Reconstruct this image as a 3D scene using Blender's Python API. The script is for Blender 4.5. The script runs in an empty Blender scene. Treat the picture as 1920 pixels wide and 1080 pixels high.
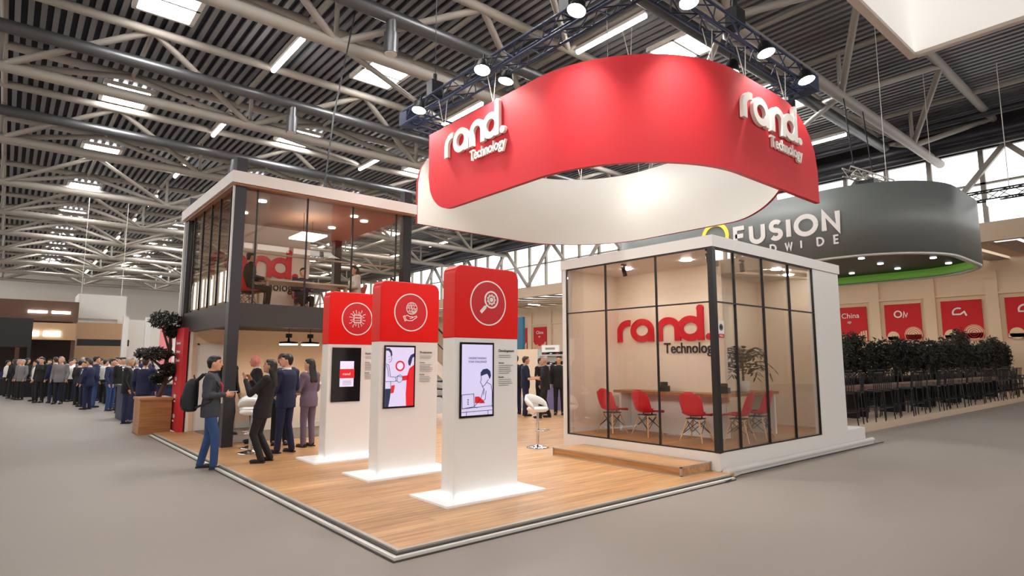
import bpy, bmesh, math, random
from mathutils import Vector, Matrix, Quaternion
R = math.radians
PI = math.pi
random.seed(7)
S = bpy.context.scene
COL = S.collection

# ------------------------------------------------------------------ camera, world, exposure
cam_d = bpy.data.cameras.new('camera')
cam = bpy.data.objects.new('camera', cam_d)
COL.objects.link(cam)
cam_d.sensor_width = 36.0
cam_d.lens = 21.043
cam_d.clip_end = 400
cam.location = (-2.65, -4.641, 1.65)
cam.rotation_euler = (R(90 + 6.969), 0, R(49.866 - 90))
S.camera = cam

W = bpy.data.worlds.new('world')
S.world = W
W.use_nodes = True
W.node_tree.nodes['Background'].inputs[0].default_value = (1.0, 0.99, 0.985, 1)
W.node_tree.nodes['Background'].inputs[1].default_value = 1.15
S.view_settings.view_transform = 'Standard'
S.view_settings.look = 'None'
S.view_settings.exposure = 0.2
S.view_settings.gamma = 1.0
S.view_settings.use_curve_mapping = False
try:
    S.cycles.max_bounces = 10
    S.cycles.transparent_max_bounces = 24
    S.cycles.use_denoising = True
    S.cycles.sample_clamp_indirect = 6
except Exception:
    pass

def lin(c):
    return tuple((v / 12.92 if v <= 0.04045 else ((v + 0.055) / 1.055) ** 2.4) for v in c)
def rgb(r, g, b):
    return lin((r / 255, g / 255, b / 255)) + (1.0,)

# ------------------------------------------------------------------ materials
M = {}
def mat(name, col, rough=0.5, metal=0.0, noise=0.0, nscale=8.0, bump=0.0, emit=None, estr=0.0, spec=0.5, coat=0.0):
    m = bpy.data.materials.new(name)
    m.use_nodes = True
    nt = m.node_tree
    b = nt.nodes['Principled BSDF']
    b.inputs['Base Color'].default_value = col
    b.inputs['Roughness'].default_value = rough
    b.inputs['Metallic'].default_value = metal
    b.inputs['Specular IOR Level'].default_value = spec
    b.inputs['Coat Weight'].default_value = coat
    if noise or bump:
        tc = nt.nodes.new('ShaderNodeTexCoord')
        nz = nt.nodes.new('ShaderNodeTexNoise')
        nz.inputs['Scale'].default_value = nscale
        nz.inputs['Detail'].default_value = 4
        nt.links.new(tc.outputs['Object'], nz.inputs['Vector'])
        if noise:
            mx = nt.nodes.new('ShaderNodeMix'); mx.data_type = 'RGBA'
            mx.inputs[6].default_value = tuple(c * (1 - noise) for c in col[:3]) + (1,)
            mx.inputs[7].default_value = tuple(min(1, c * (1 + noise)) for c in col[:3]) + (1,)
            nt.links.new(nz.outputs['Fac'], mx.inputs[0])
            nt.links.new(mx.outputs[2], b.inputs['Base Color'])
        if bump:
            bp = nt.nodes.new('ShaderNodeBump')
            bp.inputs['Strength'].default_value = bump
            bp.inputs['Distance'].default_value = 0.01
            nt.links.new(nz.outputs['Fac'], bp.inputs['Height'])
            nt.links.new(bp.outputs['Normal'], b.inputs['Normal'])
    if emit:
        b.inputs['Emission Color'].default_value = emit
        b.inputs['Emission Strength'].default_value = estr
    M[name] = m
    return m

def glass_mat(name, tint, base, rough=0.0, f0=0.08):
    # a clear pane: mostly see-through, mirror reflection rising at grazing angles
    m = bpy.data.materials.new(name); m.use_nodes = True
    nt = m.node_tree; nt.nodes.clear()
    out = nt.nodes.new('ShaderNodeOutputMaterial')
    tr = nt.nodes.new('ShaderNodeBsdfTransparent'); tr.inputs[0].default_value = tint
    gl = nt.nodes.new('ShaderNodeBsdfGlossy'); gl.inputs['Roughness'].default_value = rough
    gl.inputs[0].default_value = base
    lw = nt.nodes.new('ShaderNodeLayerWeight'); lw.inputs[0].default_value = 0.3
    mr = nt.nodes.new('ShaderNodeMapRange')
    mr.inputs[1].default_value = 0.0; mr.inputs[2].default_value = 1.0
    mr.inputs[3].default_value = f0; mr.inputs[4].default_value = 0.6 if f0 else 0.32
    mx = nt.nodes.new('ShaderNodeMixShader')
    nt.links.new(lw.outputs['Fresnel'], mr.inputs[0])
    nt.links.new(mr.outputs[0], mx.inputs[0])
    nt.links.new(tr.outputs[0], mx.inputs[1]); nt.links.new(gl.outputs[0], mx.inputs[2])
    nt.links.new(mx.outputs[0], out.inputs[0])
    M[name] = m
    return m

def emis(name, col, strength):
    m = bpy.data.materials.new(name); m.use_nodes = True
    nt = m.node_tree; nt.nodes.clear()
    out = nt.nodes.new('ShaderNodeOutputMaterial')
    e = nt.nodes.new('ShaderNodeEmission'); e.inputs[0].default_value = col; e.inputs[1].default_value = strength
    nt.links.new(e.outputs[0], out.inputs[0])
    M[name] = m
    return m

def oak_mat(name, c0, c1, along='x', rough=0.38):
    m = bpy.data.materials.new(name); m.use_nodes = True
    nt = m.node_tree; b = nt.nodes['Principled BSDF']
    tc = nt.nodes.new('ShaderNodeTexCoord')
    mp = nt.nodes.new('ShaderNodeMapping')
    if along == 'y': mp.inputs['Rotation'].default_value = (0, 0, R(90))
    nt.links.new(tc.outputs['Object'], mp.inputs[0])
    br = nt.nodes.new('ShaderNodeTexBrick')
    br.inputs['Scale'].default_value = 1.0
    br.inputs['Brick Width'].default_value = 1.6
    br.inputs['Row Height'].default_value = 0.16
    br.inputs['Mortar Size'].default_value = 0.003
    br.inputs['Color1'].default_value = c0; br.inputs['Color2'].default_value = c1
    br.inputs['Mortar'].default_value = tuple(x * 0.55 for x in c0[:3]) + (1,)
    nt.links.new(mp.outputs[0], br.inputs['Vector'])
    mp2 = nt.nodes.new('ShaderNodeMapping'); mp2.inputs['Scale'].default_value = (0.8, 14, 14)
    nt.links.new(mp.outputs[0], mp2.inputs[0])
    nz = nt.nodes.new('ShaderNodeTexNoise'); nz.inputs['Scale'].default_value = 1.6; nz.inputs['Detail'].default_value = 5
    nt.links.new(mp2.outputs[0], nz.inputs['Vector'])
    cr = nt.nodes.new('ShaderNodeMapRange'); cr.inputs[1].default_value = 0.3; cr.inputs[2].default_value = 0.7
    cr.inputs[3].default_value = 0.64; cr.inputs[4].default_value = 1.18
    nt.links.new(nz.outputs['Fac'], cr.inputs[0])
    mx = nt.nodes.new('ShaderNodeVectorMath'); mx.operation = 'SCALE'
    nt.links.new(br.outputs['Color'], mx.inputs[0]); nt.links.new(cr.outputs[0], mx.inputs['Scale'])
    nt.links.new(mx.outputs[0], b.inputs['Base Color'])
    b.inputs['Roughness'].default_value = rough
    M[name] = m
    return m

mat('carpet', rgb(139, 130, 123), 0.55, noise=0.06, nscale=0.6, spec=0.35)
oak_mat('oak', rgb(206, 160, 112), rgb(188, 138, 90))
oak_mat('oak_y', rgb(206, 160, 112), rgb(188, 138, 90), 'y')
oak_mat('oak_dark', rgb(186, 130, 80), rgb(166, 112, 64))
mat('white_lam', rgb(236, 234, 230), 0.35)
mat('white_wall', rgb(236, 230, 222), 0.6)
mat('white_gloss', rgb(240, 240, 238), 0.15, coat=0.3)
mat('white_letter', rgb(245, 243, 238), 0.4)
mat('red_kiosk', rgb(230, 16, 8), 0.35, coat=0.08, spec=.3)
mat('red_disc', rgb(205, 20, 34), 0.4)
mat('red_fabric', rgb(212, 50, 58), 0.6, spec=0.3)
mat('red_panel', rgb(205, 35, 48), 0.5)
mat('red_logo', rgb(212, 22, 40), 0.35)
mat('red_edge', rgb(160, 18, 30), 0.5)
mat('red_plastic', rgb(214, 22, 44), 0.35)
mat('black_metal', rgb(24, 24, 27), 0.4)
mat('black_post', rgb(46, 46, 52), 0.4)
mat('black_text', rgb(40, 38, 40), 0.6)
mat('grey_text', rgb(150, 148, 146), 0.6)
mat('dark_beam', rgb(52, 48, 46), 0.5)
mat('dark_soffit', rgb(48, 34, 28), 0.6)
mat('screen_black', rgb(14, 14, 20), 0.15)
mat('chrome', rgb(215, 215, 218), 0.12, metal=1.0)
mat('alu', rgb(190, 188, 184), 0.3, metal=0.85)
mat('alu_pale', rgb(186, 180, 172), 0.35, metal=.3)
mat('fabric_added_glow', rgb(238, 236, 230), 0.8, emit=(1, .98, .95, 1), estr=.38)  # banner cloth with an added glow to look bright white, no lamp inside
mat('trim_white', rgb(222, 218, 212), 0.4)
mat('trim_dark', rgb(70, 66, 62), 0.6)
mat('frosted', rgb(235, 235, 235), 0.3, emit=(1, 1, 1, 1), estr=0.12)
mat('wood_leg', rgb(214, 170, 124), 0.5)
mat('leaf', rgb(20, 32, 20), 0.6, noise=0.4, nscale=6)
mat('leaf_dark', rgb(38, 36, 26), 0.7, noise=0.5, nscale=5)
mat('bark', rgb(78, 60, 46), 0.8, noise=0.3, nscale=10, bump=0.4)
mat('pot_white', rgb(238, 236, 232), 0.4)
mat('steel_beige', rgb(150, 143, 134), 0.5)
mat('steel_white', rgb(214, 208, 200), 0.5)
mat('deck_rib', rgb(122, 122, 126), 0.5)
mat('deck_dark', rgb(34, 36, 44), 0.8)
mat('duct', rgb(96, 96, 98), 0.4, metal=0.7, noise=0.15, nscale=3)
mat('truss_blue', rgb(38, 50, 82), 0.45, metal=0.2)
mat('fab_white', rgb(238, 236, 230), 0.8)
mat('drum_grey', rgb(112, 117, 115), 0.45)
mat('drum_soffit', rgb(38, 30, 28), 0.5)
mat('green_edge', rgb(112, 160, 70), 0.4, emit=rgb(120, 180, 70), estr=0.2)
mat('yellow', rgb(245, 215, 80), 0.4, emit=rgb(245, 215, 80), estr=0.3)
mat('beige_wall', rgb(232, 206, 176), 0.7)
mat('beige_dark', rgb(196, 172, 148), 0.7)
mat('poster_red', rgb(206, 10, 24), 0.6)
mat('poster_cream', rgb(238, 206, 170), 0.7)
mat('room_wall', rgb(240, 224, 204), .6)
emis('room_fill_led', (1, .94, .87, 1), 75)
mat('teal', rgb(40, 96, 124), 0.6)
mat('navy_box', rgb(22, 34, 78), 0.5, noise=0.3, nscale=4)
mat('brown_stand', rgb(96, 68, 52), 0.6)
mat('tan_stand', rgb(196, 158, 122), 0.6)
mat('skin', rgb(214, 162, 132), 0.55)
mat('skin2', rgb(190, 134, 104), 0.55)
mat('skin_pink', rgb(226, 140, 130), 0.5)
mat('hair_black', rgb(22, 18, 17), 0.45)
mat('hair_brown', rgb(62, 44, 34), 0.5)
mat('hair_grey', rgb(170, 162, 152), 0.6)
mat('eye', rgb(28, 20, 18), 0.3)
mat('lip', rgb(168, 92, 82), 0.5)
mat('cl_charcoal', rgb(58, 62, 70), 0.85, noise=0.2, nscale=20)
mat('cl_black', rgb(24, 23, 26), 0.8)
mat('cl_navy', rgb(22, 30, 66), 0.75)
mat('cl_purple', rgb(112, 96, 116), 0.8, noise=0.12, nscale=25)
mat('cl_white', rgb(228, 226, 224), 0.8)
mat('cl_grey', rgb(120, 118, 120), 0.8)
mat('cl_blue', rgb(38, 48, 82), 0.8)
mat('jeans', rgb(48, 76, 122), 0.85, noise=0.35, nscale=5)
mat('shoe_black', rgb(18, 16, 16), 0.35)
mat('shoe_navy', rgb(30, 36, 52), 0.5)
mat('pack', rgb(26, 27, 34), 0.7, noise=0.3, nscale=12)
mat('red_strap', rgb(196, 30, 50), 0.6)
mat('scr_lilac', rgb(196, 192, 226), 0.3, emit=rgb(196, 192, 226), estr=0.55)
mat('scr_white', rgb(214, 210, 238), 0.3, emit=rgb(214, 210, 238), estr=0.5)
mat('scr_line', rgb(34, 44, 84), 0.4)
mat('scr_navy', rgb(34, 46, 88), 0.4, emit=rgb(34, 46, 88), estr=0.3)
mat('scr_red', rgb(206, 26, 36), 0.4, emit=rgb(206, 26, 36), estr=0.4)
mat('scr_skin', rgb(206, 200, 230), 0.4, emit=rgb(206, 200, 230), estr=0.5)
emis('lamp', (1, 0.96, 0.9, 1), 25)
emis('lamp_warm', (1, 0.74, 0.5, 1), 22)
emis('tube', (1, 0.97, 0.92, 1), 30)
emis('sky_pane', (1, 0.99, 0.98, 1), 42)
emis('win_pane', (1, 0.99, 0.97, 1), 2.2)
emis('win_pane2', (1, 0.99, 0.98, 1), 5)
emis('aisle_fill_tube', (1, .93, .82, 1), 60)
emis('led', (1, 1, 1, 1), 5)
emis('panel_light', (1, 0.97, 0.92, 1), 6)
emis('green_led', rgb(170, 255, 120), 2.0)
glass_mat('glass', (0.97, 0.965, 0.955, 1), (0.95, 0.93, 0.9, 1), f0=0.0)
glass_mat('glass_mezz', (0.90, 0.87, 0.83, 1), (0.8, 0.74, 0.68, 1), f0=0.03)

# ------------------------------------------------------------------ mesh builder
class MB:
    def __init__(self): self.v = []; self.f = []; self.m = []; self.s = []
    def add(self, vs, fs, mi=0, smooth=False):
        o = len(self.v)
        self.v += [tuple(p) for p in vs]
        for f in fs:
            self.f.append([i + o for i in f]); self.m.append(mi); self.s.append(smooth)
        return self
    def box(self, x0, y0, z0, x1, y1, z1, mi=0):
        x0, x1 = min(x0, x1), max(x0, x1); y0, y1 = min(y0, y1), max(y0, y1); z0, z1 = min(z0, z1), max(z0, z1)
        vs = [(x0, y0, z0), (x1, y0, z0), (x1, y1, z0), (x0, y1, z0), (x0, y0, z1), (x1, y0, z1), (x1, y1, z1), (x0, y1, z1)]
        return self.add(vs, [(3, 2, 1, 0), (4, 5, 6, 7), (0, 1, 5, 4), (1, 2, 6, 5), (2, 3, 7, 6), (3, 0, 4, 7)], mi)
    def cyl(self, p0, p1, r0, r1=None, n=10, mi=0, cap=True, smooth=True):
        r1 = r0 if r1 is None else r1
        a, b = Vector(p0), Vector(p1); d = (b - a)
        if d.length < 1e-6: return self
        d.normalize()
        u = d.orthogonal().normalized(); w = d.cross(u)
        vs = []
        for p, r in ((a, r0), (b, r1)):
            for i in range(n):
                t = 2 * PI * i / n
                vs.append(p + u * (r * math.cos(t)) + w * (r * math.sin(t)))
        self.add(vs, [(i, (i + 1) % n, n + (i + 1) % n, n + i) for i in range(n)], mi, smooth)
        if cap: self.add(vs, [tuple(reversed(range(n))), tuple(range(n, 2 * n))], mi)
        return self
    def bar(self, p0, p1, w, h=None, mi=0):
        h = h or w
        a, b = Vector(p0), Vector(p1); d = (b - a).normalized()
        up = Vector((0, 0, 1)) if abs(d.z) < 0.95 else Vector((1, 0, 0))
        u = d.cross(up).normalized(); q = u.cross(d)
        vs = []
        for p in (a, b):
            for su, sq in ((-1, -1), (1, -1), (1, 1), (-1, 1)):
                vs.append(p + u * (su * w / 2) + q * (sq * h / 2))
        return self.add(vs, [(0, 1, 2, 3), (7, 6, 5, 4), (0, 4, 5, 1), (1, 5, 6, 2), (2, 6, 7, 3), (3, 7, 4, 0)], mi)
    def tube(self, pts, r, n=8, mi=0):
        pts = [Vector(p) for p in pts]
        rs = r if isinstance(r, (list, tuple)) else [r] * len(pts)
        t0 = (pts[1] - pts[0]).normalized(); u = t0.orthogonal().normalized()
        vs = []
        for i, p in enumerate(pts):
            t = (pts[min(i + 1, len(pts) - 1)] - pts[max(i - 1, 0)]).normalized()
            u = (u - t * u.dot(t)).normalized(); w = t.cross(u)
            for k in range(n):
                a = 2 * PI * k / n
                vs.append(p + u * (rs[i] * math.cos(a)) + w * (rs[i] * math.sin(a)))
        fs = []
        for i in range(len(pts) - 1):
            for k in range(n):
                fs.append((i * n + k, i * n + (k + 1) % n, (i + 1) * n + (k + 1) % n, (i + 1) * n + k))
        self.add(vs, fs, mi, True)
        L = (len(pts) - 1) * n
        return self.add(vs, [tuple(reversed(range(n))), tuple(range(L, L + n))], mi)
    def lathe(self, prof, c=(0, 0, 0), n=24, mi=0, smooth=True, cap=True):
        vs = []
        for r, z in prof:
            for k in range(n):
                a = 2 * PI * k / n
                vs.append((c[0] + r * math.cos(a), c[1] + r * math.sin(a), c[2] + z))
        fs = []
        for i in range(len(prof) - 1):
            for k in range(n):
                fs.append((i * n + k, i * n + (k + 1) % n, (i + 1) * n + (k + 1) % n, (i + 1) * n + k))
        self.add(vs, fs, mi, smooth)
        if cap:
            L = (len(prof) - 1) * n
            self.add(vs, [tuple(reversed(range(n))), tuple(range(L, L + n))], mi)
        return self
    def ell(self, c, r, n=14, m=9, mi=0, rot=None):
        c = Vector(c); vs = []
        for i in range(m + 1):
            ph = -PI / 2 + PI * i / m
            for k in range(n):
                a = 2 * PI * k / n
                p = Vector((r[0] * math.cos(ph) * math.cos(a), r[1] * math.cos(ph) * math.sin(a), r[2] * math.sin(ph)))
                if rot is not None: p = rot @ p
                vs.append(c + p)
        fs = [(i * n + k, i * n + (k + 1) % n, (i + 1) * n + (k + 1) % n, (i + 1) * n + k) for i in range(m) for k in range(n)]
        return self.add(vs, fs, mi, True)
    def capsule(self, a, b, ra, rb, n=12, mi=0):
        self.cyl(a, b, ra, rb, n, mi)
        self.ell(a, (ra,) * 3, n, 6, mi); self.ell(b, (rb,) * 3, n, 6, mi)
        return self
    def loft(self, rings, mi=0, n=16):
        # rings: (centre, rx, ry[, power]) horizontal ellipses from bottom to top
        vs = []
        for c, rx, ry in rings:
            for k in range(n):
                a = 2 * PI * k / n
                ca, sa = math.cos(a), math.sin(a)
                e = 0.85
                vs.append((c[0] + rx * math.copysign(abs(ca) ** e, ca), c[1] + ry * math.copysign(abs(sa) ** e, sa), c[2]))
        L = len(rings)
        self.add(vs, [(i * n + k, i * n + (k + 1) % n, (i + 1) * n + (k + 1) % n, (i + 1) * n + k) for i in range(L - 1) for k in range(n)], mi, True)
        return self.add(vs, [tuple(reversed(range(n))), tuple(range((L - 1) * n, L * n))], mi)
    # flat art in the XY plane, z0..z1 thick
    def poly(self, pts, z0=0.0, z1=0.01, mi=0):
        n = len(pts)
        ar = sum(pts[i][0] * pts[(i + 1) % n][1] - pts[(i + 1) % n][0] * pts[i][1] for i in range(n))
        if ar < 0: pts = list(reversed(pts))
        vs = [(p[0], p[1], z0) for p in pts] + [(p[0], p[1], z1) for p in pts]
        return self.add(vs, [tuple(reversed(range(n))), tuple(range(n, 2 * n))] + [(i, (i + 1) % n, n + (i + 1) % n, n + i) for i in range(n)], mi)
    def rect(self, x0, y0, x1, y1, z0=0.0, z1=0.01, mi=0):
        return self.poly([(x0, y0), (x1, y0), (x1, y1), (x0, y1)], z0, z1, mi)
    def disc(self, x, y, r, z0=0.0, z1=0.01, mi=0, n=28, ry=None):
        ry = ry or r
        return self.poly([(x + r * math.cos(2 * PI * i / n), y + ry * math.sin(2 * PI * i / n)) for i in range(n)], z0, z1, mi)
    def stroke(self, pts, w, z0=0.0, z1=0.01, mi=0, closed=False, rnd=False):
        # ribbon with mitred joints
        P = [Vector((p[0], p[1])) for p in pts]; n = len(P)
        L, Rr = [], []
        for i in range(n):
            if closed: a, b = P[(i - 1) % n], P[(i + 1) % n]
            else: a, b = P[max(i - 1, 0)], P[min(i + 1, n - 1)]
            d0 = (P[i] - a); d1 = (b - P[i])
            if d0.length < 1e-9: d0 = d1
            if d1.length < 1e-9: d1 = d0
            d0.normalize(); d1.normalize()
            t = d0 + d1
            t = t.normalized() if t.length > 1e-6 else d0
            nn = Vector((-t.y, t.x)); k = max(0.45, nn.dot(Vector((-d0.y, d0.x))))
            L.append(P[i] + nn * (w / 2 / k)); Rr.append(P[i] - nn * (w / 2 / k))
        for i in range(n if closed else n - 1):
            j = (i + 1) % n
            self.poly([Rr[i], Rr[j], L[j], L[i]], z0, z1, mi)
        if rnd:
            self.disc(P[0].x, P[0].y, w / 2, z0, z1, mi, 12); self.disc(P[-1].x, P[-1].y, w / 2, z0, z1, mi, 12)
        return self
    def ring(self, x, y, r, w, z0=0.0, z1=0.01, mi=0, n=36, ry=None):
        ry = ry or r
        return self.stroke([(x + r * math.cos(2 * PI * i / n), y + ry * math.sin(2 * PI * i / n)) for i in range(n)], w, z0, z1, mi, True)
    def mesh(self, name, mats):
        me = bpy.data.meshes.new(name)
        me.from_pydata(self.v, [], self.f)
        mats = mats if isinstance(mats, (list, tuple)) else [mats]
        for m in mats: me.materials.append(M[m] if isinstance(m, str) else m)
        me.polygons.foreach_set('material_index', self.m)
        me.polygons.foreach_set('use_smooth', self.s)
        me.update()
        return me
    def build(self, name, mats, parent=None, mtx=None, world=False, bevel=0.0, seg=2):
        o = bpy.data.objects.new(name, self.mesh(name, mats))
        COL.objects.link(o)
        if parent is not None:
            o.parent = parent
            if world:   # vertices were given in scene coordinates
                base = parent.matrix_basis.copy(); q = parent.parent
                while q is not None: base = q.matrix_basis @ base; q = q.parent
                inv = base.inverted()
                o.matrix_basis = inv @ (mtx if mtx is not None else Matrix.Identity(4))
            elif mtx is not None: o.matrix_basis = mtx
        elif mtx is not None: o.matrix_basis = mtx
        if bevel:
            b = o.modifiers.new('b', 'BEVEL'); b.width = bevel; b.segments = seg; b.limit_method = 'ANGLE'; b.angle_limit = R(40)
        return o

def frame(o, right, up):
    r, u = Vector(right).normalized(), Vector(up).normalized(); w = r.cross(u)
    m = Matrix((r, u, w)).transposed().to_4x4(); m.translation = Vector(o)
    return m
def tag(o, label=None, cat=None, group=None, kind=None):
    if label: o['label'] = label
    if cat: o['category'] = cat
    if group: o['group'] = group
    if kind: o['kind'] = kind
    return o
def thing(name, label, cat, loc=(0, 0, 0), rz=0.0, group=None, kind=None):
    o = bpy.data.objects.new(name, None); COL.objects.link(o)
    o.empty_display_size = 0.2
    o.location = loc; o.rotation_euler = (0, 0, rz)
    o.matrix_basis = Matrix.Translation(Vector(loc)) @ Matrix.Rotation(rz, 4, 'Z')
    return tag(o, label, cat, group, kind)
def dup(o, loc=None, rz=None, label=None, group=None, scale=None, parent=None):
    c = o.copy(); COL.objects.link(c)
    if parent is not None: c.parent = parent
    if loc is not None: c.location = loc
    if rz is not None: c.rotation_euler = (0, 0, rz)
    if scale is not None: c.scale = (scale,) * 3
    if label: c['label'] = label
    if group: c['group'] = group
    for ch in list(KIDS.get(o.name, [])) or [k for k in o.children]: dup(ch, parent=c)
    return c
KIDS = {}
def structure(name, mb, m, label, cat, bevel=0.0):
    return tag(mb.build(name, m, bevel=bevel), label, cat, kind='structure')

_txt = {}
def text_mb(mb, s, x, y, h, z0=0.0, z1=0.01, mi=0, width=None, bold=0.0, align='LEFT', spacing=1.0):
    """lettering from the built-in face, cap height h, baseline at (x, y)"""
    key = (s, bold, spacing)
    if key not in _txt:
        cu = bpy.data.curves.new('t', 'FONT'); cu.body = s; cu.offset = bold; cu.resolution_u = 4; cu.space_character = spacing
        o = bpy.data.objects.new('t', cu); COL.objects.link(o)
        dg = bpy.context.evaluated_depsgraph_get(); dg.update()
        me = bpy.data.meshes.new_from_object(o.evaluated_get(dg))
        vs = [(v.co.x, v.co.y) for v in me.vertices]; fs = [list(p.vertices) for p in me.polygons]
        ec = {}
        for f in fs:
            for i in range(len(f)):
                e = (f[i], f[(i + 1) % len(f)]); ec[e] = 1
        bd = [e for e in ec if (e[1], e[0]) not in ec]
        bpy.data.objects.remove(o); bpy.data.curves.remove(cu); bpy.data.meshes.remove(me)
        _txt[key] = (vs, fs, bd)
    vs, fs, bd = _txt[key]
    if not vs: return mb
    x0 = min(v[0] for v in vs); x1 = max(v[0] for v in vs)
    sy = h / 0.69
    sx = sy if width is None else width / (x1 - x0)
    ox = x - x0 * sx
    if align == 'CENTER': ox = x - (x0 + x1) / 2 * sx
    n = len(vs)
    P = [(ox + v[0] * sx, y + v[1] * sy) for v in vs]
    # orientation of the faces the curve gives
    f0 = fs[0]; ar = sum(P[f0[i]][0] * P[f0[(i + 1) % len(f0)]][1] - P[f0[(i + 1) % len(f0)]][0] * P[f0[i]][1] for i in range(len(f0)))
    V = [(p[0], p[1], z1) for p in P] + [(p[0], p[1], z0) for p in P]
    F = []
    for f in fs:
        g = list(f) if ar > 0 else list(reversed(f))
        F.append(g); F.append([i + n for i in reversed(g)])
    for a, b in bd:
        F.append([b, a, a + n, b + n] if ar > 0 else [a, b, b + n, a + n])
    return mb.add(V, F, mi)

def arc(cx, cy, r, a0, a1, n=14, ry=None):
    ry = ry or r
    return [(cx + r * math.cos(R(a0 + (a1 - a0) * i / n)), cy + ry * math.sin(R(a0 + (a1 - a0) * i / n))) for i in range(n + 1)]

def rand_word(mb, x, y, h, w, z0=0.0, z1=0.04, mi=0, dot=True):
    """the rounded lower-case word rand with its full stop: x-height h, overall width w"""
    sx = w / 3.92; T = 0.25
    def X(pts): return [(x + p[0] * sx, y + p[1] * h) for p in pts]
    cnt = [0]
    def st(pts, **k):
        cnt[0] += 1
        mb.stroke(X(pts), T * (sx + h) / 2, z0, z1 + .0009 * cnt[0], mi, **k)
    st([(0.125, 0.0), (0.125, 0.45)] + arc(0.52, 0.47, 0.395, 178, 78, 10))
    for cx in (1.12, 3.07):
        st(arc(cx, 0.5, 0.385, 0, 348, 28), closed=True)
    st([(1.505, 0.0), (1.505, 0.55)])
    st([(1.86, 0.0), (1.86, 0.5)] + arc(2.22, 0.52, 0.36, 180, 0, 16) + [(2.58, 0.0)])
    st([(3.455, 0.0), (3.455, 1.3)])
    mb.disc(x + 3.455 * sx, y + 1.3 * h, T / 2 * sx, z0, z1 + .008, mi, 16)
    if dot: mb.disc(x + 3.77 * sx, y + 0.13 * h, 0.14 * sx, z0, z1, mi, 20, ry=0.14 * h)
    return mb

FONT = {
 'F': [[(0, 0), (0, 1), (.55, 1)], [(0, .52), (.48, .52)]],
 'U': [[(0, 1), (0, .36)] + arc(.34, .34, .34, 180, 360, 12) + [(.68, 1)]],
 'S': [arc(.32, .745, .255, 30, 270, 12, .255) + arc(.32, .25, .25, 90, -150, 12, .24)],
 'I': [[(0, 0), (0, 1)]],
 'O': [arc(.5, .5, .5, 0, 360, 30)],
 'N': [[(0, 0), (0, 1), (.66, 0), (.66, 1)]],
 'W': [[(0, 1), (.22, 0), (.45, .9), (.68, 0), (.9, 1)]],
 'R': [[(0, 0), (0, 1), (.35, 1)] + arc(.35, .75, .25, 90, -90, 8) + [(0, .5)], [(.3, .5), (.58, 0)]],
 'L': [[(0, 1), (0, 0), (.5, 0)]],
 'D': [[(0, 0), (0, 1), (.25, 1)] + arc(.25, .5, .5, 90, -90, 12) + [(0, 0)]],
 'E': [[(.5, 1), (0, 1), (0, 0), (.5, 0)], [(0, .5), (.45, .5)]],
}
FW = dict(F=.55, U=.68, S=.6, I=0.0, O=1.0, N=.66, W=.9, R=.58, L=.5, D=.75, E=.5)
def caps(mb, word, x, y, h, gap, w, z0, z1, mi=0, width=None):
    tot = sum(FW[c] for c in word) * h + gap * (len(word) - 1)
    k = (width / tot) if width else 1.0
    for c in word:
        for s in FONT[c]: mb.stroke([(x + p[0] * h * k, y + p[1] * h) for p in s], w, z0, z1, mi)
        x += (FW[c] * h + gap) * k
    return mb

# ================================================================== the hall
structure('floor', MB().box(-14, -16, -0.1, 46, 98, 0), 'carpet', 'grey beige carpeted floor of the exhibition hall', 'floor')

# corrugated roof deck: ribs run across the hall, dark acoustic infill between
dk = MB()
X0, X1, Y0, Y1, ZC, PT = -14.0, 32.0, -16.0, 98.0, 13.3, 0.34
n = int((X1 - X0) / PT)
for i in range(n):
    x = X0 + i * PT
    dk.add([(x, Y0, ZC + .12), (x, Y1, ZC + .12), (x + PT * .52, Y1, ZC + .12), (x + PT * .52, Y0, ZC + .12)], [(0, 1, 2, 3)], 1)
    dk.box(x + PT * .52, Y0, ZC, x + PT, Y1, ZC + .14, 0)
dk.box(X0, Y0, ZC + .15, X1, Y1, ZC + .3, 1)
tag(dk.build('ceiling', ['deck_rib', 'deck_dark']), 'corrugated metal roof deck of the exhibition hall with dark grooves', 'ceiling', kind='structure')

# far long wall: clerestory windows above a lower side aisle
XW = 32.0
structure('wall_far', MB().box(XW, -16, 7.2, XW + .3, 98, 8.1), 'beige_dark', 'beige wall band of the hall below the clerestory windows', 'wall')
structure('wall_upper', MB().box(XW, -16, 11.6, XW + .3, 98, 13.4), 'dark_beam', 'dark wall band of the hall above the clerestory windows', 'wall')
for i, (zz, xx, rr) in enumerate(((12.1, 31.2, .32), (11.5, 30.6, .2), (12.75, 30.4, .16))):
    tag(MB().cyl((xx, -15, zz), (xx, 96, zz), rr, n=14).build('service_pipe', 'black_post'), ['thickest dark service pipe along the top of the far windows', 'dark service pipe hanging lowest in front of the far windows', 'thin dark service pipe close under the roof by the far windows'][i], 'pipe')
k = 0
for j in range(-2, 15):
    k += 1
    y0 = j * 6.0 - 2
    w = thing('window_%d' % k, 'bright clerestory window with diagonal braces high in the far hall wall', 'window', (XW, y0, 8.1), group='clerestory windows of the hall', kind='structure')
    MB().box(XW + .2, y0, 8.1, XW + .24, y0 + 6, 11.6).build('pane', 'win_pane', w, world=True)
    f = MB()
    for yy in (y0 + .1, y0 + 2, y0 + 4): f.box(XW - .05, yy - .1, 8.1, XW + .15, yy + .1, 11.6)
    f.box(XW - .05, y0, 9.9, XW + .15, y0 + 6, 10.0)
    f.build('window_frame', 'steel_beige', w, world=True)
    b = MB()
    b.bar((XW - .3, y0, 8.1), (XW - .3, y0 + 3, 11.6), .22); b.bar((XW - .3, y0 + 3, 11.6), (XW - .3, y0 + 6, 8.1), .22)
    b.build('brace', 'steel_beige', w, world=True)
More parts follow.
